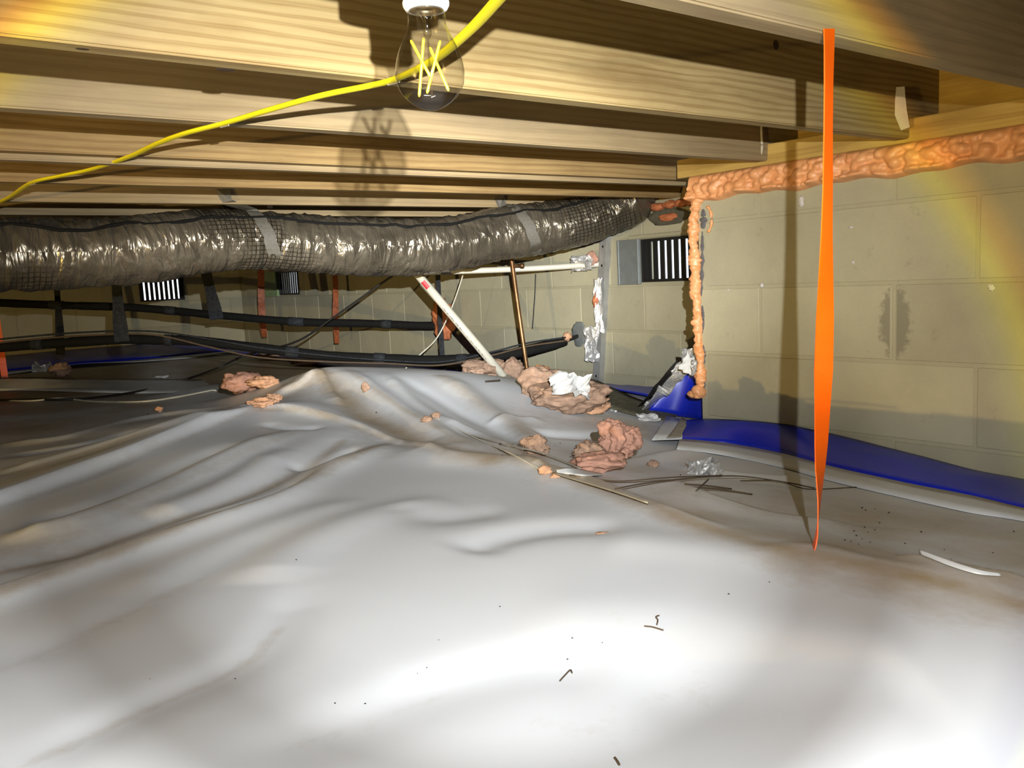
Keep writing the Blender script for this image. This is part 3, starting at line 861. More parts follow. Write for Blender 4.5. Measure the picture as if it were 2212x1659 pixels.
    put('foam_ring', tube_mesh(ring, [.004 + .0015 * math.sin(i * 1.7) for i in range(14)], 8), MAT['foam'])
foam_band()

# ================================================================== VENTS
def vent(label, axis, a0, a1, flange=None, fmat='grey_flange'):
    pos = XS if axis == 'x' else YB
    z0, z1 = COURSES[3] + .012, COURSES[4] - .006
    mid = (a0 + a1) / 2
    root = thing('foundation_vent', label, 'vent', (pos, mid, z0) if axis == 'x' else (mid, pos, z0))
    L = np.array(root.location)
    def b(name, u0, u1, d0, d1, zz0, zz1, mat, bev=0.0):
        me = box_mesh(pos + d0, pos + d1, u0, u1, zz0, zz1, bev) if axis == 'x' else box_mesh(u0, u1, pos + d0, pos + d1, zz0, zz1, bev)
        o = link(name, me, mat, root); o.location = -L; return o
    t = .012
    for u0, u1, zz0, zz1 in ((a0, a0 + t, z0, z1), (a1 - t, a1, z0, z1), (a0 + t, a1 - t, z0, z0 + t), (a0 + t, a1 - t, z1 - t, z1)):
        b('frame', u0, u1, -.004, .03, zz0, zz1, MAT['black_plastic'])
    pitch = .0385
    n = int((a1 - a0 - 2 * t) / pitch)
    st = mid - n * pitch / 2
    b('bar', a0 + t, st + .012, .012, .017, z0 + t, z1 - t, MAT['black_plastic'])
    b('bar', st + n * pitch - .014, a1 - t, .012, .017, z0 + t, z1 - t, MAT['black_plastic'])
    for k in range(1, n):
        b('bar', st + k * pitch - .0125, st + k * pitch + .0125, .012, .017, z0 + t, z1 - t, MAT['black_plastic'])
    if flange:
        f0, f1 = flange
        b('flange', f0, f1, -.012, .0, z0 - .008, z1 + .004, MAT[fmat], .002)
        b('flange_lip', f0, f0 + .012, -.02, -.011, z0 - .008, z1 + .004, MAT[fmat], .002)
        b('flange_lip', f1 - .012, f1, -.018, -.011, z0 - .008, z1 + .004, MAT[fmat], .002)
    b('lintel', a0 - .03, a1 + .06, -.022, 0, z1 + .002, z1 + .020, MAT['mortar'], .003)
    return root
MAT['green_flange'] = simple('green_sheet', (.26, .37, .17), .5, var=.1, nscale=15, bstr=.1)
vent('black slotted foundation vent beside the foam corner bead', 'x', *VENT_Y[0], flange=(2.628, 2.76))
vent('slotted foundation vent with a green flange under the foil duct', 'x', *VENT_Y[1], flange=(6.57, 6.95), fmat='green_flange')
vent('black slotted foundation vent in the far back wall', 'y', *VENT_X)

# ================================================================== BULB AND CORD
def string_lamp(name_label, centre, s, lit=0.0):
    """lampholder with a clear filament bulb; centre = middle of the glass, s = metres per crop pixel"""
    prof = [(0, 865), (50, 858), (90, 843), (160, 800), (215, 750), (250, 700), (270, 650), (277, 575), (268, 500), (252, 440), (228, 380), (200, 320), (172, 265), (155, 220), (150, 180), (148, 120), (140, 90)]
    root = thing('bulb_lampholder', name_label, 'lamp', (centre[0], centre[1], ZJ))
    L = np.array(root.location)
    cz = centre[2]
    zz = lambda y: cz + (470 - y) * s
    def put(name, me, mat, parent=root, smooth=True, loc=(centre[0], centre[1], 0)):
        o = link(name, me, mat, parent, smooth)
        o.location = (np.array(loc) - L) if parent is root else (0, 0, 0)
        return o
    bulb = put('bulb', lathe_mesh([(r * s, zz(y)) for r, y in prof], 48), MAT['glass'])
    put('screw_shell', lathe_mesh([(140 * s, zz(92)), (120 * s, zz(70)), (118 * s, zz(20)), (0, zz(10))], 32), MAT['brass'], bulb)
    # glass stem and four leaning LED filaments
    put('stem', lathe_mesh([(0, zz(745)), (12 * s, zz(740)), (9 * s, zz(500)), (10 * s, zz(320)), (34 * s, zz(280)), (30 * s, zz(180)), (60 * s, zz(100))], 16), MAT['glass'], bulb)
    for (xa, ya, xb, yb, dy) in ((-132, 310, -10, 610, .4), (-45, 305, -75, 745, -.7), (90, 330, -20, 725, -.4), (22, 370, 118, 725, .7)):
        a = np.array([RW[0][0] * xa * s, RW[1][0] * xa * s + dy * 30 * s, zz(ya)])
        b = np.array([RW[0][0] * xb * s, RW[1][0] * xb * s - dy * 60 * s, zz(yb)])
        put('filament', tube_mesh([a, a + (b - a) * .04, b - (b - a) * .04, b], [5 * s, 12 * s, 12 * s, 5 * s], 8), MAT['filament'], bulb)
    put('tip_wire', tube_mesh([(0, 0, zz(760)), (40 * s, 0, zz(745)), (-60 * s, 10 * s, zz(748))], 2.5 * s, 5), MAT['wire'], bulb)
    top = ZJ
    put('socket', lathe_mesh([(138 * s, zz(96)), (165 * s, zz(92)), (183 * s, zz(62)), (186 * s, zz(38)), (176 * s, zz(14)), (172 * s, zz(0)), (172 * s, zz(-40)), (180 * s, top - .016), (0.046, top - .012), (0.046, top), (0, top)], 48), MAT['white_plastic'])
    put('socket_throat', lathe_mesh([(138 * s, zz(96)), (150 * s, zz(40)), (0, zz(30))], 32), MAT['brass'])
    if lit:
        ld = bpy.data.lights.new('bulb_light', 'POINT'); ld.energy = lit; ld.color = (1.0, .66, .26); ld.shadow_soft_size = .03
        lo = bpy.data.objects.new('bulb_light', ld); COL.objects.link(lo); lo.parent = root
        lo.location = np.array([centre[0], centre[1], zz(800)]) - L - np.array([0, 0, .06])
    return root
_d = .775
string_lamp('white lampholder with a clear unlit filament bulb under the joists', PD(927, 129, _d), 1 / 3.686 * _d / FPX)
# work light lying on the sheet to the left, outside the frame: the warm light of the place
def work_light(x, y, power):
    z = gz(x, y)
    root = thing('work_light', 'caged work light with a lit warm bulb lying on the ground sheet', 'lamp', (x, y, z))
    def put(name, me, mat, loc=(0, 0, 0)):
        o = link(name, me, mat, root, True); o.location = loc; return o
    put('foot', lathe_mesh([(0, .0), (.055, 0), (.055, .008), (.018, .014), (.018, .03), (0, .03)], 28), MAT['black_plastic'])
    put('bulb', lathe_mesh([(.010, .03), (.013, .038), (.026, .062), (.028, .078), (.020, .098), (0, .106)], 28), MAT['glass'])
    for k in range(6):
        t = math.pi * k / 6 * 2
        c, sn = math.cos(t), math.sin(t)
        put('guard_hoop', tube_mesh(catmull([(.03 * c, .03 * sn, .02), (.048 * c, .048 * sn, .06), (.040 * c, .040 * sn, .11), (0, 0, .132)], 5), .0013, 6), MAT['wire'])
    ld = bpy.data.lights.new('bulb_light', 'POINT'); ld.energy = power; ld.color = (1.0, .70, .24); ld.shadow_soft_size = .022
    lo = bpy.data.objects.new('bulb_light', ld); COL.objects.link(lo); lo.parent = root; lo.location = (0, 0, .078)
work_light(-3.2, 0.35, 330.0)

cpx = [(1140, -70), (1100, -28), (1075, 0), (1030, 50), (985, 92), (945, 124), (900, 150), (850, 172), (800, 185), (700, 205), (600, 232), (485, 266), (400, 288), (340, 310), (280, 338), (200, 365), (130, 380), (70, 394), (30, 420), (0, 436), (-80, 470), (-260, 540)]
cp = catmull([PZ(x, y, .2835) for x, y in cpx], 5)
cord = link('yellow_cable', tube_mesh(cp, .0078, 12, flat=.5), MAT['yellow'], None, True)
tag(cord, 'flat yellow electric cable stapled across the undersides of the joists', 'cable')
for px, py in ((485, 266), (70, 394), (850, 172)):
    c = PZ(px, py, .284)
    o = link('staple', tube_mesh([c + np.array([.003, -.012, .006]), c + np.array([.003, -.011, -.0055]), c + np.array([-.003, .011, -.0055]), c + np.array([-.003, .012, .006])], .0011, 6), MAT['wire'], cord)

# ================================================================== ORANGE STRAPS
MAT['shaded_rust_strap'] = simple('shaded_rusty_webbing', (.40, .10, .03), .6, var=.3, nscale=60)  # rust tone, with the straps' partial shadow put into the colour
def orange_strap(label, pts, width, vis, plane, group=None, mat='orange'):
    """pts: (px,py) down the strap; vis: apparent share of the width (sign = side)"""
    P = [plane(px, py, i / (len(pts) - 1)) for i, (px, py) in enumerate(pts)]
    n = 6
    path = catmull(P, n)
    c = np.interp(np.linspace(0, 1, len(path)), np.linspace(0, 1, len(vis)), vis)
    side = []
    r, fw = RW @ np.array([1, 0, 0]), RW @ np.array([0, 0, -1])
    for v in c:
        v = max(-1, min(1, v)); side.append(r * v + fw * math.sqrt(max(0, 1 - v * v)))
    me = strip_mesh(path, width, np.array(side), .0016)
    o = link('orange_strap', me, MAT[mat], None)
    return tag(o, label, 'strap', group)
bz = gz(1.031, .673)
sp = [(1791, 62), (1791, 100), (1790, 180), (1789, 280), (1788, 400), (1786, 500), (1784, 600), (1782, 690), (1779, 800), (1776, 900), (1774, 960), (1772, 1010), (1770, 1080), (1765, 1150), (1757, 1184), (1748, 1202)]
sv = [.72, .70, .66, .66, .70, .75, .86, .95, .98, .88, .82, .72, .46, .28, .2, .2]
orange_strap('bright orange webbing strap hanging from a joist down to the ground sheet', sp, .0275, sv, lambda px, py, t: PY(px, py, .646 + .026 * t))
orange_strap('wide rusty orange strap hanging beside the green vent flange', [(563, 575), (564, 610), (565, 660), (568, 700), (572, 728)], .05, [.7, .9, 1, .9, .5], lambda px, py, t: PD(px, py, 6.5), mat='shaded_rust_strap')
orange_strap('narrow rusty orange strap crossed by the rising black cable', [(722, 575), (725, 620), (725, 680), (728, 742)], .04, [.8, .7, .9, .6], lambda px, py, t: PD(px, py, 5.7), mat='shaded_rust_strap')
g0 = G(12, 824)
orange_strap('orange strap slanting to the ground at the far left beside blue liner', [(-24, 560), (-14, 640), (-5, 705), (4, 770), (12, 826)], .035, [1, 1, .95, .9, .8], lambda px, py, t: PD(px, py, 5.0))

# tape and twine on the joists
o = link('tape_strip', strip_mesh([PY(x, y, 1.1045 - d) for x, y, d in ((1940, 188, .0), (1942, 215, .003), (1945, 245, .006), (1951, 280, .001))], .031, RW @ np.array([1, 0, 0]), .0008), MAT['tape'])
tag(o, 'torn strip of pale tape stuck to the bright joist', 'tape')
o = link('twine_end', tube_mesh(catmull([PY(x, y, 1.512) for x, y in ((1644, 262), (1645, 290), (1646, 315), (1645, 334))], 5), [.0022, .0022, .002, .0026, .003, .003, .0026, .003, .0032, .0034, .003, .0032, .0030, .0026, .0018, .0008], 6), MAT['wire_white']); tag(o, 'frayed pale twine end dangling from the greyish joist', 'twine')
o = link('metal_tag', box_mesh(-.011, .011, -.002, .002, -.012, .012, .001), MAT['white_plastic']); o.location = PY(583, 443, 3.305); tag(o, 'small white tag nailed to a joist above the foil duct', 'tag')

# ================================================================== FOIL DUCT
dpx = [(-700, 500, 690, 3.03), (-400, 485, 668, 3.03), (-150, 468, 645, 3.03), (0, 466, 632, 3.03), (150, 472, 624, 3.03), (300, 466, 614, 3.03), (430, 452, 592, 3.03), (545, 454, 582, 3.03), (640, 462, 588, 3.02), (760, 468, 596, 2.99), (880, 471, 596, 2.95), (1000, 463, 580, 2.90), (1100, 444, 560, 2.85), (1180, 436, 546, 2.80), (1250, 424, 530, 2.74), (1315, 402, 508, 2.68), (1365, 374, 480, 2.63)]
dc, dr = [], []
for x, t, b, yd in dpx:
    c = PY(x, (t + b) / 2, yd); dep = float(-(RW.T @ (c - CAM))[2])
    dc.append(c); dr.append((b - t) / 2 * dep / FPX * .985)
dc.append(np.array([2.70, 2.64, CZ + .44])); dr.append(.1)
dc = np.array(dc)
DP = catmull(dc, 26)
DR = np.interp(np.linspace(0, 1, len(DP)), np.linspace(0, 1, len(dr)), dr)
# resample densely
sl = np.concatenate([[0], np.cumsum(np.linalg.norm(np.diff(DP, axis=0), axis=1))])
su = np.arange(0, sl[-1], .0075)
DP = np.stack([np.interp(su, sl, DP[:, k]) for k in range(3)], -1); DR = np.interp(su, sl, DR)
def duct_frame(i):
    T = DP[min(i + 3, len(DP) - 1)] - DP[max(i - 3, 0)]; T = T / np.linalg.norm(T)
    a = np.cross(T, (0, 0, 1)); a /= np.linalg.norm(a); b = np.cross(a, T)
    return T, a, b                                   # a points towards the lens side (-Y), b up
def build_duct():
    seg = 96
    n = len(DP)
    verts = np.zeros((n, seg, 3)); 
    for i in range(n):
        T, a, b = duct_frame(i)
        s = su[i]
        for k in range(seg):
            th = 2 * math.pi * k / seg
            # crinkles run round the jacket, drawn slightly slantwise
            w = mnoise.noise(Vector((s * 21 + math.cos(th) * .8, math.cos(th) * 1.3, math.sin(th) * 1.3)))
            w2 = mnoise.noise(Vector((s * 55 + math.sin(th) * 2.0, math.cos(th) * 2.6 + 5, math.sin(th) * 2.6)))
            w3 = mnoise.noise(Vector((s * 5 + 3, math.cos(th) * .9, math.sin(th) * .9)))
            r = DR[i] * (1 + .05 * w3) - .013 * abs(w) - .005 * abs(w2) + .004
            verts[i, k] = DP[i] + r * (a * math.cos(th) + b * math.sin(th))
    idx = np.arange(n * seg).reshape(n, seg)
    nx = np.roll(idx, -1, axis=1)
    q = np.stack([idx[:-1], nx[:-1], nx[1:], idx[1:]], -1).reshape(-1, 4)
    me = mesh(verts.reshape(-1, 3), q)
    uv = me.uv_layers.new(name='UVMap')
    li = np.zeros(len(me.loops), dtype=np.int32); me.loops.foreach_get('vertex_index', li)
    ii, kk = li // seg, li % seg
    # keep the wrap seam continuous
    kk = kk.reshape(-1, 4).astype(float); fix = (kk.max(1) - kk.min(1)) > seg / 2
    kk[fix] = np.where(kk[fix] < seg / 2, kk[fix] + seg, kk[fix])
    U = np.stack([su[ii], kk.reshape(-1) / seg * 2 * math.pi * .11], -1)
    uv.data.foreach_set('uv', U.reshape(-1).astype(np.float32))
    root = thing('foil_duct', 'crinkled foil jacketed flexible duct slung below the joists', 'duct', DP[n // 2])
    L = np.array(root.location)
    o = link('jacket', me, MAT['duct'], root, True); o.location = -L
    pts = []
    for i in range(0, n, 4):
        T, a, b = duct_frame(i)
        th = math.radians(42) + .20 * mnoise.noise(Vector((su[i] * 6, 0, 4))) + .10 * mnoise.noise(Vector((su[i] * 17, 2, 4)))
        pts.append(DP[i] + (DR[i] + .002) * (a * math.cos(th) + b * math.sin(th)))
    o = link('jacket_seam', tube_mesh(pts, [.0055 + .003 * mnoise.noise(Vector((i * .3, 1, 1))) for i in range(len(pts))], 8), MAT['black'], root, True); o.location = -L
build_duct()
def duct_strap(label, px, tailpx):
    # nearest duct station to that pixel column
    best = min(range(len(DP)), key=lambda i: abs((lambda q: CX - FPX * q[0] / q[2])(RW.T @ (DP[i] - CAM)) - px))
    T, a, b = duct_frame(best)
    pts = [PY(*p, 2.864) for p in tailpx]
    side = [T for _ in pts]
    for th in np.linspace(math.radians(75), math.radians(-185), 30):
        i = min(max(best + int(10 * math.sin(th) * -.6), 3), len(DP) - 4)
        rr = DR[best] * (.985 if th > -.6 else .95) + .004
        pts.append(DP[i] + rr * (a * math.cos(th) + b * math.sin(th))); side.append(T)
    pts.append(PY(tailpx[0][0] + 6, tailpx[1][1] + 2, 3.30)); side.append(T)
    o = link('duct_strap', strip_mesh(pts, .045, np.array(side), .003), MAT['duct_strap'])
    tag(o, label, 'strap', 'duct straps')
MAT['duct_strap'] = simple('woven_grey_strap', (.16, .145, .115), .5, var=.15, nscale=120, bstr=.5, bdist=.002)
duct_strap('ribbed grey strap round the foil duct above the hanging pipe supports', 560, [(482, 408), (487, 436)])
duct_strap('ribbed grey strap round the foil duct above the white plastic pipe', 1125, [(1078, 424), (1086, 446)])

# ================================================================== PIPES
def sleeve(name, label, cat, pts, radius, mat, bands=(), n=10, wob=0.0, parts=None):
    P = catmull(pts, n)
    if wob:
        rad = [radius * (1 + wob * mnoise.noise(Vector((i * .22, 3, 1))) + wob * .6 * mnoise.noise(Vector((i * .7, 8, 1)))) for i in range(len(P))]
    else: rad = radius
    root = thing(name, label, cat, P[0]); L = P[0]
    o = link('sleeve' if wob else 'pipe', tube_mesh(P, rad, 16), mat, root, True); o.location = -L
    for t in bands:
        i = int(t * (len(P) - 3)); seg = P[i:i + 3]
        o = link('tape_band', tube_mesh(seg, radius * 1.12, 14), MAT['grey_strap'], root, True); o.location = -L
    return root
sleeve('insulated_pipe', 'upper black foam-sleeved pipe running to the orange foam plug', 'pipe',
       [PD(x, y, 4.9) for x, y in ((-200, 642), (0, 654), (150, 660), (280, 664), (400, 674), (470, 681), (640, 695), (800, 699), (900, 703), (984, 704))], .0225, MAT['black'], (.2, .42, .68, .82), wob=.10)
lower = sleeve('insulated_pipe', 'lower black foam-sleeved pipe bundle sagging to the wall hole', 'pipe',
       [PD(x, y, d) for x, y, d in ((-200, 770, 3.9), (0, 750, 3.9), (130, 741, 3.9), (260, 733, 3.9), (340, 734, 3.9), (430, 737, 3.9), (560, 752, 3.95), (700, 768, 4.0), (820, 774, 4.0), (940, 778, 4.0), (1050, 772, 4.0), (1130, 760, 4.02), (1190, 746, 4.05), (1222, 736, 4.07))], .0225, MAT['black'], (.12, .33, .5, .62, .74), wob=.10)
L = np.array(lower.location)
for k, off in enumerate((0, 1)):
    pts = [PD(x, y + (4 if off else -3) + dy, d - .03) for x, y, dy, d in ((-150, 752, 0, 3.9), (60, 736, -6, 3.9), (200, 724, -4, 3.9), (330, 728, -9, 3.9), (450, 742, -7 + 10 * off, 3.9), (560, 752, 2 + 14 * off, 3.93), (700, 768, 3 + 6 * off, 3.96), (830, 777, 4, 3.97), (950, 783, 2, 3.97), (1060, 770, -6, 3.97), (1140, 752, -8, 4.0), (1222, 732, 0, 4.05))]
    o = link('bundled_wire', tube_mesh(catmull(pts, 8), .0042, 8), MAT['twig'] if off else MAT['grey_strap'], lower, True); o.location = -L
o = link('bare_pipe_end', tube_mesh(catmull([PD(1220, 735, 4.06), PD(1240, 729, 4.08), PX(1258, 722, XS + .02)], 6), .0095, 12), MAT['black_plastic'], lower, True); o.location = -L
o = link('sleeve_end_foam', blob_mesh((.02, .02, .02), 9, 3, .3, 2, .2), MAT['peach'], lower, True); o.location = PD(1226, 738, 4.05) - L
c = PX(1250, 722, XS - .006)
o = link('pipe_seal', blob_mesh((.008, .048, .060), 5, 4, .15, 1.3, .12), MAT['grey_flange'], None, True); o.location = c - np.array([0, 0, .06]); tag(o, 'grey mastic seal where the black pipe enters the wall', 'seal')

def plain_pipe(name, label, pts, r, mat, n=6):
    P = catmull(pts, n)
    o = link(name, tube_mesh(P, r, 18), mat, None, True)
    return tag(o, label, 'pipe')
plain_pipe('plastic_pipe', 'level cream plastic pipe running along the set-back wall', [PD(880, 590, 3.95), PD(930, 588, 3.95), PD(1100, 582, 3.95), PD(1200, 577, 3.95), PX(1302, 570, XS - .01)], .0135, MAT['pvc'])
a, b = PD(893, 582, 3.72), PD(1092, 818, 3.80)
root = thing('plastic_pipe', 'white plastic drain pipe leaning diagonally with a red mark', 'pipe', b)
L = np.array(root.location)
o = link('pipe', tube_mesh([a, a + (b - a) * .5, b], .0185, 22), MAT['pvc'], root, True); o.location = -L
dv = (b - a) / np.linalg.norm(b - a); toc = CAM - (a + b) / 2; toc -= dv * (toc @ dv); toc /= np.linalg.norm(toc); sd = np.cross(dv, toc)
def on_pipe(t, ang, r=.0187): return a + (b - a) * t + r * (toc * math.cos(ang) + sd * math.sin(ang))
vv, ff = [], []
for i, t in enumerate(np.linspace(.105, .165, 3)):
    for k, an in enumerate(np.linspace(-.35, .75, 6)): vv.append(on_pipe(t, an, .0190))
for i in range(2):
    for k in range(5): ff.append((i * 6 + k, i * 6 + k + 1, i * 6 + k + 7, i * 6 + k + 6))
o = link('red_mark', mesh(vv, ff), MAT['red_mark'], root); o.location = -L
r5 = np.random.default_rng(5); t = .33; vv, ff = [], []
while t < .80:                                        # fine printed line: illegible characters at this size
    w = r5.uniform(.006, .014); g = len(vv); q = r5.uniform(.0, .16)
    for tt, an in ((t, .42 + q), (t + w, .42 + q), (t + w, .62), (t, .62)): vv.append(on_pipe(tt, an, .0189))
    ff.append((g, g + 1, g + 2, g + 3)); t += w + r5.choice([.003, .003, .012])
o = link('printed_line', mesh(vv, ff), MAT['ink'], root); o.location = -L
e0, e1 = b - dv * .01, G(1133, 850, .012)
o = link('cut_spout', strip_mesh(catmull([e0, (e0 + e1) / 2 + np.array([0, 0, .004]), e1], 5), [.036, .036, .035, .034, .034, .032, .030, .026, .020, .012, .006][:len(catmull([e0, (e0 + e1) / 2, e1], 5))], sd, .004), MAT['pvc'], root); o.location = -L
cpr = thing('copper_pipe', 'upright tarnished copper pipe with a capped stub', 'pipe', PD(1142, 822, 3.92)); L = np.array(cpr.location)
o = link('pipe', tube_mesh(catmull([PD(1096, 500, 3.9), PD(1105, 560, 3.9), PD(1120, 670, 3.9), PD(1133, 760, 3.91), PD(1143, 830, 3.93)], 6), .0105, 16), MAT['copper'], cpr, True); o.location = -L
o = link('capped_stub', tube_mesh(catmull([PD(1106, 575, 3.9), PD(1118, 574, 3.89), PD(1126, 574, 3.88), PD(1131, 574, 3.875)], 2), [.0085, .0085, .0085, .0085, .0125, .0125, .0125], 14), MAT['copper'], cpr, True); o.location = -L

# dark webbing supports under the duct
def hanger(label, pts, d, w, mat='grey_strap', wv=None):
    P = catmull([PD(x, y, d) for x, y in pts], 6)
    sidev = np.array([RW @ np.array([math.cos(.3 * math.sin(i * .25)), 0, .5 * math.sin(i * .25)]) for i in range(len(P))])
    o = link('pipe_hanger', strip_mesh(P, w, sidev, .004), MAT[mat])
    return tag(o, label, 'hanger')
hanger('wide dark webbing hanger carrying the lower black pipe', [(248, 560), (252, 620), (258, 690), (264, 738)], 3.86, .062)
hanger('dark webbing hanger carrying the upper black pipe near the back vent', [(440, 560), (450, 610), (462, 660), (468, 690)], 4.86, .075)
hanger('dark strap hanger far along the upper black pipe', [(122, 600), (124, 640), (128, 700), (131, 770)], 5.2, .05)
hanger('dark steel strap standing behind the orange foam plug', [(944, 560), (948, 640), (953, 730), (958, 812)], 4.62, .027)

# cables and wires
def wire(name, label, pts, r, mat, cat='wire', n=8, group=None):
    o = link(name, tube_mesh(catmull(pts, n), r, 8), mat, None, True)
    return tag(o, label, cat, group)
wire('black_cable', 'thin black cable rising from the ground sheet across to the duct', [G(-120, 866, .006), G(60, 866, .005), G(200, 862, .005), G(330, 842, .006), G(400, 822, .006), PD(470, 795, 4.6), PD(535, 766, 4.7), PD(640, 738, 4.6), PD(720, 686, 4.55), PD(820, 615, 4.5), PD(860, 588, 4.5)], .0055, MAT['black_plastic'], 'cable')
wire('white_wire', 'thin cream wire lying across the sheet towards pink insulation', [G(-80, 866, .004), G(60, 868, .004), G(130, 862, .004), G(200, 869, .004), G(300, 870, .004), G(380, 860, .004), G(468, 844, .006)], .0042, MAT['wire_white'])
wire('white_wire', 'cream wire dangling behind the diagonal plastic pipe', [PD(1003, 585, 4.2), PD(985, 640, 4.2), PD(965, 690, 4.2), PD(940, 735, 4.2), PD(905, 768, 4.2), PD(872, 800, 4.2)], .0032, MAT['wire_white'])
wire('grey_wire', 'dark wire hanging from the level cream pipe', [PX(1157, 592, XS - .02), PX(1155, 640, XS - .012), PX(1150, 710, XS - .012)], .0025, MAT['grey_strap'])

# galvanised strut with foil scraps against the set-back wall
st = thing('steel_strut', 'perforated galvanised steel strut standing against the set-back wall', 'strut', PX(1286, 838, XS - .03)); L = np.array(st.location)
s0, s1 = PX(1304, 505, XS - .030), PX(1287, 838, XS - .030)
o = link('strut_face', strip_mesh([s0, (s0 + s1) / 2, s1], .042, (0, 1, 0), .003), MAT['galv'], st); o.location = -L
o = link('strut_flange', strip_mesh([s0 + (.015, -.021, 0), (s0 + s1) / 2 + (.015, -.021, 0), s1 + (.015, -.021, 0)], .030, (1, 0, 0), .003), MAT['galv'], st); o.location = -L
for t in (.08, .2, .62, .77, .92):
    p = s0 + (s1 - s0) * t
    o = link('hole', tube_mesh([p + (-.0022, 0, 0), p + (-.0005, 0, 0)], .006, 12), MAT['black_plastic'], st); o.location = -L
    o = link('hole_rim', lathe_mesh([(.006, 0), (.0085, .001), (.0085, -.001), (.006, 0)], 14), MAT['galv'], st); o.rotation_euler = (0, math.pi / 2, 0); o.location = p + np.array([-.0022, 0, 0]) - L
def scrap(name, label, cat, pos, w, h, mat, seed, rot=(0, 0, 0), amp=.35, n=8, group=None):
    o = link(name, crumple_mesh(w, h, n, amp, seed), MAT[mat])
    o.location = pos; o.rotation_euler = rot
    return tag(o, label, cat, group)
yaw = math.atan2(RW[1][0], RW[0][0])
up = (math.pi / 2, 0, yaw)
def wallrot(): return (math.pi / 2, 0, -math.pi / 2)
scrap('foil_scrap', 'large crumpled foil scrap clinging low on the steel strut', 'foil', PX(1284, 742, XS - .045), .085, .17, 'foil', 11, wallrot(), .35)
scrap('foil_scrap', 'twisted foil strip clinging high on the steel strut', 'foil', PX(1297, 660, XS - .045), .05, .24, 'foil', 12, wallrot(), .5)
scrap('foil_scrap', 'foil scrap draped over the end of the level cream pipe', 'foil', PX(1268, 568, XS - .045), .14, .07, 'foil', 13, wallrot(), .4)
o = link('insulation_tuft', blob_mesh((.02, .035, .03), 21, 4), MAT['pink'], None, True); o.location = PX(1278, 574, XS - .05); tag(o, 'pink insulation tuft caught in foil at the pipe end', 'insulation')
o = link('insulation_tuft', blob_mesh((.015, .016, .03), 22, 4), MAT['foam_old'], None, True); o.location = PX(1289, 664, XS - .05); tag(o, 'rusty orange insulation tuft stuck on the steel strut', 'insulation')

MAT['olive_glue'] = simple('olive_adhesive', (.11, .10, .065), .8, var=.2, nscale=40, bstr=.4)
# foam and adhesive remnants on the set-back wall
o = link('foam_plug', blob_mesh((.05, .06, .105), 31, 4, .5, 1.7, .25, True), MAT['foam_old'], None, True); o.location = PX(962, 735, XS - .08); tag(o, 'ragged orange foam plug round the upper black pipe at the wall', 'spray foam')
o = link('adhesive_patch', blob_mesh((.006, .115, .036), 33, 4, .12, 1.2, .08), MAT['olive_glue'], None, True); o.location = PX(1444, 486, XS - .006); tag(o, 'dark adhesive patch on the wall above the corner vent', 'adhesive')
for k, (px, py, w, h) in enumerate([(1420, 449, 26, 14), (1446, 444, 26, 14), (1470, 441, 24, 14), (1490, 437, 20, 16)]):
    c = PX(px, py, XS - .015); s = 3.6 / FPX
    o = link('foam_dab', blob_mesh((.018, w * s * .75, h * s * .6), 35 + k, 3, .3, 1.6, .3, True), MAT['foam_old'], None, True); o.location = c - np.array([0, 0, h * s * .5])
    tag(o, 'orange foam dab in a row under the sill above the corner vent', 'spray foam', 'foam dabs above the corner vent')
o = link('foam_dab', blob_mesh((.012, .05, .015), 39, 3, .3, 1.6, .3, True), MAT['foam_old'], None, True); o.location = PX(1443, 478, XS - .018); tag(o, 'small orange foam smear on the dark adhesive patch', 'spray foam')

# ================================================================== BLUE LINER
def lofted(name, top, bot, mat, parent=None, rows=7, noise_amp=.004, thick=.0015, bulge=0.0, n=10, loc=None):
    T, B = catmull(top, n), catmull(bot, n)
    m = min(len(T), len(B)); verts, faces = [], []
    for i in range(m):
        for k in range(rows + 1):
            t = k / rows
            p = T[i] * (1 - t) + B[i] * t
            nz = mnoise.noise(Vector(p) * 9) * noise_amp * math.sin(math.pi * min(1, t * 1.2 + .05))
            verts.append(p + np.array([0, 0, nz - bulge * math.sin(math.pi * t)]))
    for i in range(m - 1):
        for k in range(rows):
            q = i * (rows + 1) + k
            faces.append((q, q + 1, q + rows + 2, q + rows + 1))
    me = mesh(verts, faces)
    o = link(name, me, mat, parent, True)
    md = o.modifiers.new('thickness', 'SOLIDIFY'); md.thickness = thick; md.offset = 0
    if loc is not None: o.location = -np.array(loc)
    return o
tops = [PX(x, y, XW - .008) for x, y in ((1474, 908), (1520, 905), (1600, 908), (1700, 918), (1800, 938), (1950, 975), (2100, 1014), (2212, 1036), (2420, 1080), (2800, 1160))]
bots = [G(x, y, .014) for x, y in ((1468, 958), (1520, 962), (1590, 970), (1690, 990), (1800, 1020), (1950, 1054), (2090, 1082), (2212, 1112), (2420, 1160), (2700, 1240))]
low = [G(x, y, .002) for x, y in ((1462, 972), (1520, 978), (1590, 990), (1690, 1012), (1800, 1042), (1950, 1077), (2090, 1108), (2212, 1128), (2420, 1176), (2700, 1256))]
bl = thing('blue_liner', 'long blue wall liner strip at the foot of the right block wall', 'liner', tops[3]); L = np.array(bl.location)
lofted('blue_face', tops, bots, MAT['blue'], bl, 8, .006, .002, -.006, loc=L)
lofted('white_edge', bots, low, MAT['white_film'], bl, 3, .002, .0015, -.002, loc=L)
cor = lofted('white_corner', [PD(1476, 906, float(-(RW.T @ (tops[0] - CAM))[2]) - .02), G(1440, 910, .016)], [G(1474, 962, .018), G(1408, 960, .012)], MAT['white_film'], bl, 4, .006, .0015, loc=L)
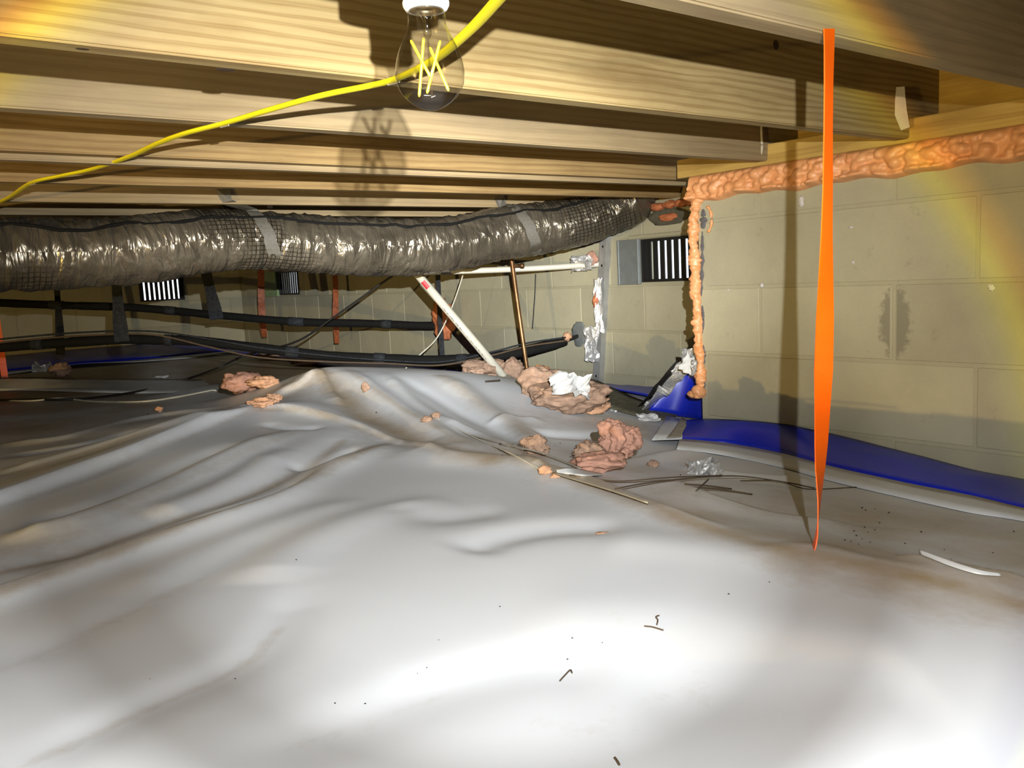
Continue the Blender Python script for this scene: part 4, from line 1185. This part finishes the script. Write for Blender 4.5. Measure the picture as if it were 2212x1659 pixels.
lofted('dusty_glue', [G(1490, 930, .035), G(1478, 950, .03), G(1472, 962, .026)], [G(1472, 925, .034), G(1455, 948, .028), G(1440, 962, .022)], MAT['dusty_film'], bl, 4, .004, .001, loc=L)
# along the set-back wall and the back wall
def floor_liner(label, pts_wall, pts_floor, amp=.01):
    o = lofted('blue_liner', pts_wall, pts_floor, MAT['blue'], None, 6, amp, .002, -.004)
    return tag(o, label, 'liner')
ysl = [2.05, 2.4, 2.8, 3.2, 3.7, 4.2, 4.8, 5.6, 6.4, 7.2]
floor_liner('blue liner strip at the foot of the set-back wall', [np.array([XS - .012, y, gz(XS - .02, y) + .035]) for y in ysl], [np.array([XS - .30 + .03 * math.sin(y * 5), y, gz(XS - .30, y) + .016]) for y in ysl])
xsl = [-.6, 0, .5, .9, 1.3, 1.7, 2.1, 2.45]
bk = lofted('blue_liner', [np.array([x, YB - .012, gz(x, YB - .03) + .12]) for x in xsl], [np.array([x, YB - .50 + .08 * math.sin(x * 6), gz(x, YB - .50) + .02]) for x in xsl], MAT['blue'], None, 6, .02, .002, -.01)
tag(bk, 'blue liner strip at the foot of the far back wall', 'liner')
ed = lofted('liner_edge', [np.array([x, YB - .50 + .08 * math.sin(x * 6), gz(x, YB - .50) + .024]) for x in xsl], [np.array([x, YB - .60 + .08 * math.sin(x * 6), gz(x, YB - .60) + .016 + .012 * math.sin(x * 11)]) for x in xsl], MAT['white_film'], bk, 2, .004, .0015)
# blue flap standing in the jog with foil tape down its edge
fl = thing('blue_flap', 'upright blue liner flap edged with foil tape beside the wall corner', 'liner', G(1460, 905)); L = np.array(fl.location)
g1, g2 = G(1398, 896, .01), G(1470, 906, .01)
lofted('blue_face', [PD(1478, 792, 2.95), PD(1500, 800, 2.93), PD(1535, 830, 2.9)], [g1, g2, PD(1535, 908, 2.80)], MAT['blue'], fl, 8, .006, .002, loc=L)
tp = catmull([g1 + np.array([0, 0, .012]), PD(1428, 850, 2.90), PD(1458, 815, 2.92), PD(1482, 788, 2.93)], 10)
me = strip_mesh(tp, [.050 + .004 * math.sin(i) for i in range(len(tp))], RW @ np.array([.85, .5, 0]), .004)
o = link('foil_tape', me, MAT['foil'], fl, False); o.location = -L
tp2 = tp + (RW @ np.array([-.022, .008, -.012]))
o = link('dark_backing', strip_mesh(tp2, .022, RW @ np.array([.85, .5, 0]), .003), MAT['black_plastic'], fl); o.location = -L
scrap('foil_scrap', 'foil scrap at the top of the blue flap by the foam bead', 'foil', PD(1486, 775, 2.84), .05, .07, 'foil', 14, up, .5)
scrap('foil_scrap', 'small foil scrap against the foam bead above the blue flap', 'foil', PD(1503, 793, 2.74), .03, .05, 'foil', 15, up, .5)
scrap('paper_scrap', 'white backing paper scrap stuck on top of the blue flap', 'paper', PD(1487, 787, 2.80), .045, .06, 'paper', 16, (math.pi / 2, .5, yaw), .2, 5)
scrap('paper_scrap', 'white backing paper scrap at the foot of the foil tape', 'paper', G(1412, 893, .004) + np.array([0, 0, .01]), .07, .06, 'paper', 17, (.9, .2, yaw), .25, 5)
scrap('paper_scrap', 'torn white paper scrap lying before the blue flap', 'paper', G(1400, 908, .004), .07, .045, 'paper', 18, (.5, 0, yaw + .2), .15, 5)
# dusty liner underside between insulation pile and flap
o = lofted('dusty_liner', [G(1268, 842, .05), G(1300, 854, .05), G(1335, 872, .05), G(1385, 884, .035), G(1440, 892, .03), G(1476, 898, .025)], [G(1250, 846, .03), G(1295, 880, .014), G(1335, 893, .01), G(1380, 904, .008), G(1420, 910, .008), G(1452, 912, .008)], MAT['dusty_dark'] if 'dusty_dark' in MAT else simple('olive_dust', (.12, .105, .06), .9, var=.25, nscale=60, bstr=.4), None, 5, .012, .002)
tag(o, 'dark dusty curled liner edge beside the insulation pile', 'liner')

# ================================================================== INSULATION
def lump(label, px, py, w, h, mat, seed, dz=0.0, deep=.8, amp=.4, rough=.18, sub=4, group=None, name='insulation_chunk', rz=None, billow=False):
    """w, h in photo pixels; sits on the sheet at that pixel"""
    p = G(px, py)
    dep = float(-(RW.T @ (p - CAM))[2]); s = dep / FPX
    o = link(name, blob_mesh((w * s * .5, w * s * .5 * deep, h * s * .55), seed, sub, amp, 1.6, rough, billow), MAT[mat], None, True)
    o.location = p + np.array([0, 0, dz - .004]); o.rotation_euler = (0, 0, yaw if rz is None else rz)
    return tag(o, label, 'insulation', group)
lump('large ball of pink insulation lying in the hollow of the sheet', 1338, 998, 84, 72, 'pink', 51, 0, .9, .38, .22, 5)
lump('flat pink insulation piece under the large pink ball', 1292, 1018, 108, 36, 'pink', 52, 0, .8, .45, .2)
lump('tan insulation tuft beside the large pink ball', 1270, 996, 58, 38, 'pink_dusty', 53, 0, .8, .5, .25)
lump('curled tan insulation tuft on the slope before the large pink ball', 1158, 982, 58, 36, 'pink_dusty', 54, 0, .5, .5, .25)
lump('small tan insulation crumb between the pink ball and the foil scrap', 1411, 1008, 26, 14, 'pink_dusty', 55)
lump('tan insulation scrap on the crest fold, flat', 922, 910, 24, 12, 'pink_dusty', 56)
lump('tan insulation scrap on the crest fold, upright', 942, 903, 18, 13, 'pink_dusty', 57)
lump('tiny upright tan tuft on the mound', 790, 846, 15, 20, 'pink_dusty', 58, 0, .6)
lump('rounded pink insulation wad left of the mound crest', 524, 850, 84, 40, 'pink', 59, 0, .8, .35, .2)
lump('peach insulation strip along the mound edge beside the pink wad', 572, 838, 66, 22, 'peach', 60, 0, .5, .5, .3)
lump('curled peach insulation shred at the fold corner', 568, 878, 56, 18, 'peach', 61, 0, .5, .6, .35)
lump('peach insulation shred curled on the fold corner', 594, 868, 34, 16, 'peach', 62, 0, .4, .6, .35)
lump('peach insulation flake on the clean sheet', 1300, 1152, 32, 7, 'peach', 63, 0, .5, .5, .2, 3)
lump('small peach insulation curl among the wires', 1178, 1024, 28, 16, 'peach', 64, 0, .5, .6, .3, 3)
lump('small peach insulation curl beside a bent wire', 1200, 1030, 24, 10, 'peach', 65, 0, .5, .6, .3, 3)
lump('dusty pink insulation heap with white paper on it', 1232, 888, 165, 62, 'pink_dusty', 66, 0, .7, .3, .12, 5)
lump('dusty pink insulation slope left of the white paper heap', 1172, 860, 90, 60, 'pink_dusty', 67, 0, .7, .3, .12)
lump('tan insulation mat on the near side of the paper heap', 1262, 893, 105, 36, 'peach', 68, 0, .4, .4, .2)
p = G(1232, 888); dep = float(-(RW.T @ (p - CAM))[2])
scrap('paper_sheet', 'crumpled white facing paper on top of the dusty insulation heap', 'paper', PD(1226, 846, dep - .085), .125, .07, 'paper', 19, (.95, .2, yaw + .25), .5, 9)
scrap('foil_scrap', 'small foil curl beside the dusty insulation heap', 'foil', G(1322, 887, .002), .035, .022, 'foil', 20, (.6, .2, yaw), .5, 5)
o = link('foam_ball', blob_mesh((.05, .05, .036), 70, 4, .3, 1.8, .35, True), MAT['foam'], None, True); o.location = PD(1168, 829, 3.7); o.location.z = max(o.location.z, gz(o.location.x, o.location.y) - .004)
tag(o, 'bright orange insulation ball behind the dusty heap', 'insulation')
for lab, px, py, w, h, sd, m in (('wide pink insulation mat behind the mound under the diagonal pipe', 1045, 818, 95, 40, 71, 'pink_dusty'), ('pink insulation piece between the diagonal pipe and the copper pipe', 1105, 822, 52, 44, 72, 'pink_dusty'), ('thin pink scrap on the far slope by the liner', 1032, 834, 32, 12, 73, 'pink_dusty')):
    o = link('insulation_chunk', blob_mesh((w * 3.9 / FPX * .5, w * 3.9 / FPX * .35, h * 3.9 / FPX * .55), sd, 4, .4, 1.6, .2), MAT[m], None, True)
    c = PD(px, py, 3.85 if h > 20 else 3.3); o.location = (c[0], c[1], gz(c[0], c[1]) - .004); o.rotation_euler = (0, 0, yaw)
    tag(o, lab, 'insulation')
lump('rusty orange insulation batt beneath the lower black pipe', 372, 768, 95, 36, 'foam_old', 74, 0, .6, .3, .2)
lump('dusty pink insulation wad before the far foil scraps', 132, 812, 44, 26, 'pink_dusty', 75)
lump('pink insulation tuft beyond the mound near the lower pipe', 590, 776, 60, 18, 'pink_dusty', 76)
lump('small pink tuft on the brown ground beyond the mound', 660, 790, 60, 12, 'pink_dusty', 77, 0, .5)
lump('small pale insulation flake on the dusty sheet', 345, 890, 16, 12, 'peach', 78, 0, .5, .6, .3, 3)
lump('pink insulation tuft below the black pipe at the wires', 805, 792, 40, 14, 'peach', 79, 0, .5)
# foil on the ground
scrap('foil_scrap', 'crumpled foil scrap on the dusty sheet near the blue strip', 'foil', G(1520, 1022, .002), .075, .05, 'foil', 24, (.7, 0, yaw), .5)
scrap('foil_scrap', 'bright foil scrap lying before the far back liner', 'foil', G(95, 802, -.018), .14, .09, 'foil', 25, (.7, .2, yaw), .5)
scrap('foil_scrap', 'small foil scrap near the far dusty insulation wad', 'foil', G(50, 802, .006), .08, .03, 'foil', 26, (.5, .2, yaw), .5)
scrap('plastic_sliver', 'pale plastic sliver on the brown sheet by the black cable', 'plastic scrap', G(350, 820, .006), .07, .02, 'white_film', 28, (.1, 0, yaw), .2, 4)
# overlapping lengths of sheet: raised edge on the left and torn lips on the right
o = lofted('sheet_overlap', [G(438, 824, .012), G(330, 830, .03), G(200, 828, .03), G(60, 827, .03), G(-120, 828, .03)], [G(468, 846, .004), G(330, 852, .006), G(200, 850, .006), G(60, 846, .006), G(-120, 846, .006)], MAT['white_film'], None, 6, .008, .0015)
tag(o, 'pale overlapping sheet edge beside the black cable', 'plastic sheet')
o = lofted('sheet_overlap', [G(1200, 1020, .004), G(1230, 1018, .007), G(1265, 1022, .006), G(1300, 1026, .003)], [G(1204, 1023, .002), G(1232, 1027, .002), G(1266, 1030, .002), G(1302, 1028, .002)], MAT['white_film'], None, 4, .004, .0012); tag(o, 'torn white sheet lip below the flat pink insulation', 'plastic sheet')
o = lofted('sheet_overlap', [G(1985, 1198, .007), G(2050, 1221, .007), G(2110, 1239, .006), G(2160, 1246, .004)], [G(1987, 1200, .002), G(2050, 1225, .002), G(2110, 1243, .002), G(2162, 1248, .002)], MAT['white_film'], None, 3, .003, .0012); tag(o, 'curled white sheet lip on the dusty sheet past the orange strap', 'plastic sheet')

# ================================================================== SUPPORT WIRES, TWIGS, CRUMBS
def rod(label, pts, r=.0016, mat='wire', lift=.004):
    return wire('support_wire', label, [G(x, y, lift + (dz if len(t) > 2 else 0)) for t in pts for (x, y, dz) in [tuple(t) + (0,) * (3 - len(t))]], r, MAT[mat], 'wire', 6)
rod('long straight bright wire slanting down the slope of the mound', [(1195, 1030, .004), (1260, 1052, .006), (1330, 1074, .006), (1400, 1095, .003)], .0020)
rod('bent wire crossing the slope towards the large pink ball', [(1080, 965, .003), (1130, 980, .008), (1190, 998, .010), (1255, 1020, .003)], .0018)
rod('thin wire lying along the ridge of the mound', [(1018, 944), (1050, 953), (1100, 968)], .0014)
rod('long thin wire arching over the dusty hollow', [(1230, 1030), (1330, 1048, .004), (1450, 1046, .01), (1560, 1036, .006)], .0014, 'twig')
rod('thin dark wire reaching towards the orange strap', [(1330, 1060), (1430, 1052, .008), (1580, 1043, .012), (1690, 1050, .006), (1760, 1058)], .0014, 'twig')
rod('dark wire tangled below the foil scrap', [(1480, 1050), (1530, 1062, .008), (1580, 1060)], .0016, 'twig')
rod('short dark wire end below the foil scrap', [(1510, 1058), (1560, 1068, .006), (1625, 1072)], .0016, 'twig')
rod('short crossed wire beside the tangled wires', [(1505, 1068, .004), (1530, 1048, .008)], .0014, 'twig')
rod('straight wire running past the orange strap shadow', [(1600, 1042), (1680, 1048, .006), (1745, 1060), (1850, 1056)], .0012, 'twig')
rod('white bead of sealant along the fold above the wires', [(935, 902), (990, 930), (1050, 958), (1110, 985), (1160, 1012), (1180, 1022)], .0015, 'wire_white', .002)
rod('dark wire at the far slope by the liner', [(1050, 830), (1080, 828)], .003, 'crumb', .01)
def twig(label, pts, r=.0008): return wire('twig', label, [G(x, y, .0015) for x, y in pts], r, MAT['twig'], 'twig', 4)
twig('hooked brown pine needle on the clean sheet', [(1392, 1355), (1410, 1357), (1433, 1364)])
twig('short forked needle above the hooked pine needle', [(1419, 1352), (1421, 1342), (1417, 1335), (1424, 1332)])
twig('bent needle with a forked tip on the bright sheet', [(1210, 1473), (1220, 1462), (1232, 1450), (1236, 1456)])
twig('split grey needle at the lower edge of the sheet', [(1338, 1655), (1332, 1645), (1328, 1640)], .001)
crumbs = [(324, 1467), (508, 1467), (789, 1521), (724, 1520), (902, 1455), (948, 1383), (1080, 1311), (922, 1443), (1236, 1379), (1301, 1389), (1226, 1425), (1574, 1284), (1662, 1258), (1108, 960), (1085, 985), (813, 892), (1210, 958), (1304, 908), (1362, 932),
          (1470, 1027), (1890, 1145), (1875, 1150), (1862, 1165), (1850, 1158), (1838, 1170), (1880, 1172), (1868, 1140), (1900, 1130), (1825, 1168), (1845, 1148), (1855, 1176), (1990, 1150), (2145, 1195), (2040, 1188), (2055, 1208), (1955, 1175), (2190, 1149), (1870, 1103), (1890, 1100), (1862, 1098), (1920, 1108), (320, 640 + 255), (640, 1210)]
crumb_me = [blob_mesh((1, .8, .6), 90 + k, 2, .4, 1.8, .2) for k in range(4)]
for me in crumb_me: me.materials.append(MAT['crumb'])
for k, (x, y) in enumerate(crumbs):
    p = G(x, y); dep = float(-(RW.T @ (p - CAM))[2])
    o = link('dirt_crumb', crumb_me[k % 4]); o.location = p
    s = random.uniform(2.2, 4.5) * .5 * dep / FPX * (1.5 if (x, y) == (2145, 1195) else 1); o.scale = (s, s, s); o.rotation_euler = (0, 0, random.uniform(0, 6))
    tag(o, 'dark crumb of dirt in the sprinkling past the orange strap' if x > 1790 else 'lone dark crumb of dirt on the white sheet', 'dirt', 'crumbs past the strap' if x > 1790 else 'crumbs scattered on the sheet')

# ================================================================== MARKS ON WALL AND JOISTS
wr = bpy.data.objects['wall_right']
for k, (px, py, w, h) in enumerate([(1645, 617, 9, 9), (2141, 622, 12, 12), (1731, 437, 12, 20), (1573, 626, 4, 4), (1843, 567, 6, 7), (1838, 491, 9, 5)]):
    s_ = 2.5 / FPX
    o = link('paint_splat', blob_mesh((.0022, w * s_ * .5, h * s_ * .5), 120 + k, 3, .4, 1.8, .2), MAT['tape'], wr, True)
    o.location = PX(px, py, XW - .0026) - np.array([0, 0, h * s_ * .5])
MAT['knot'] = simple('dark_knot', (.06, .032, .012), .8, var=.2, nscale=90, bstr=.3)
joists = [o for o in bpy.data.objects if o.name.startswith('floor_joist')]
def knot(joist_y, p, rx, ry, rz):
    j = min(joists, key=lambda o: abs(o.location.y - joist_y))
    bm = bmesh.new(); bmesh.ops.create_uvsphere(bm, u_segments=16, v_segments=8, radius=1.0)
    for v in bm.verts: v.co = (v.co.x * rx, v.co.y * ry, v.co.z * rz)
    me = bpy.data.meshes.new('mesh'); bm.to_mesh(me); bm.free()
    o = link('knot', me, MAT['knot'], j, True); o.location = p - np.array([0, j.location.y, 0])
knot(1.107, PZ(486, 150, .2902), .013, .010, .0012)
knot(1.107, PY(1676, 97, 1.1072), .010, .0010, .010)
knot(1.107, PZ(178, 105, .2902), .010, .006, .0010)
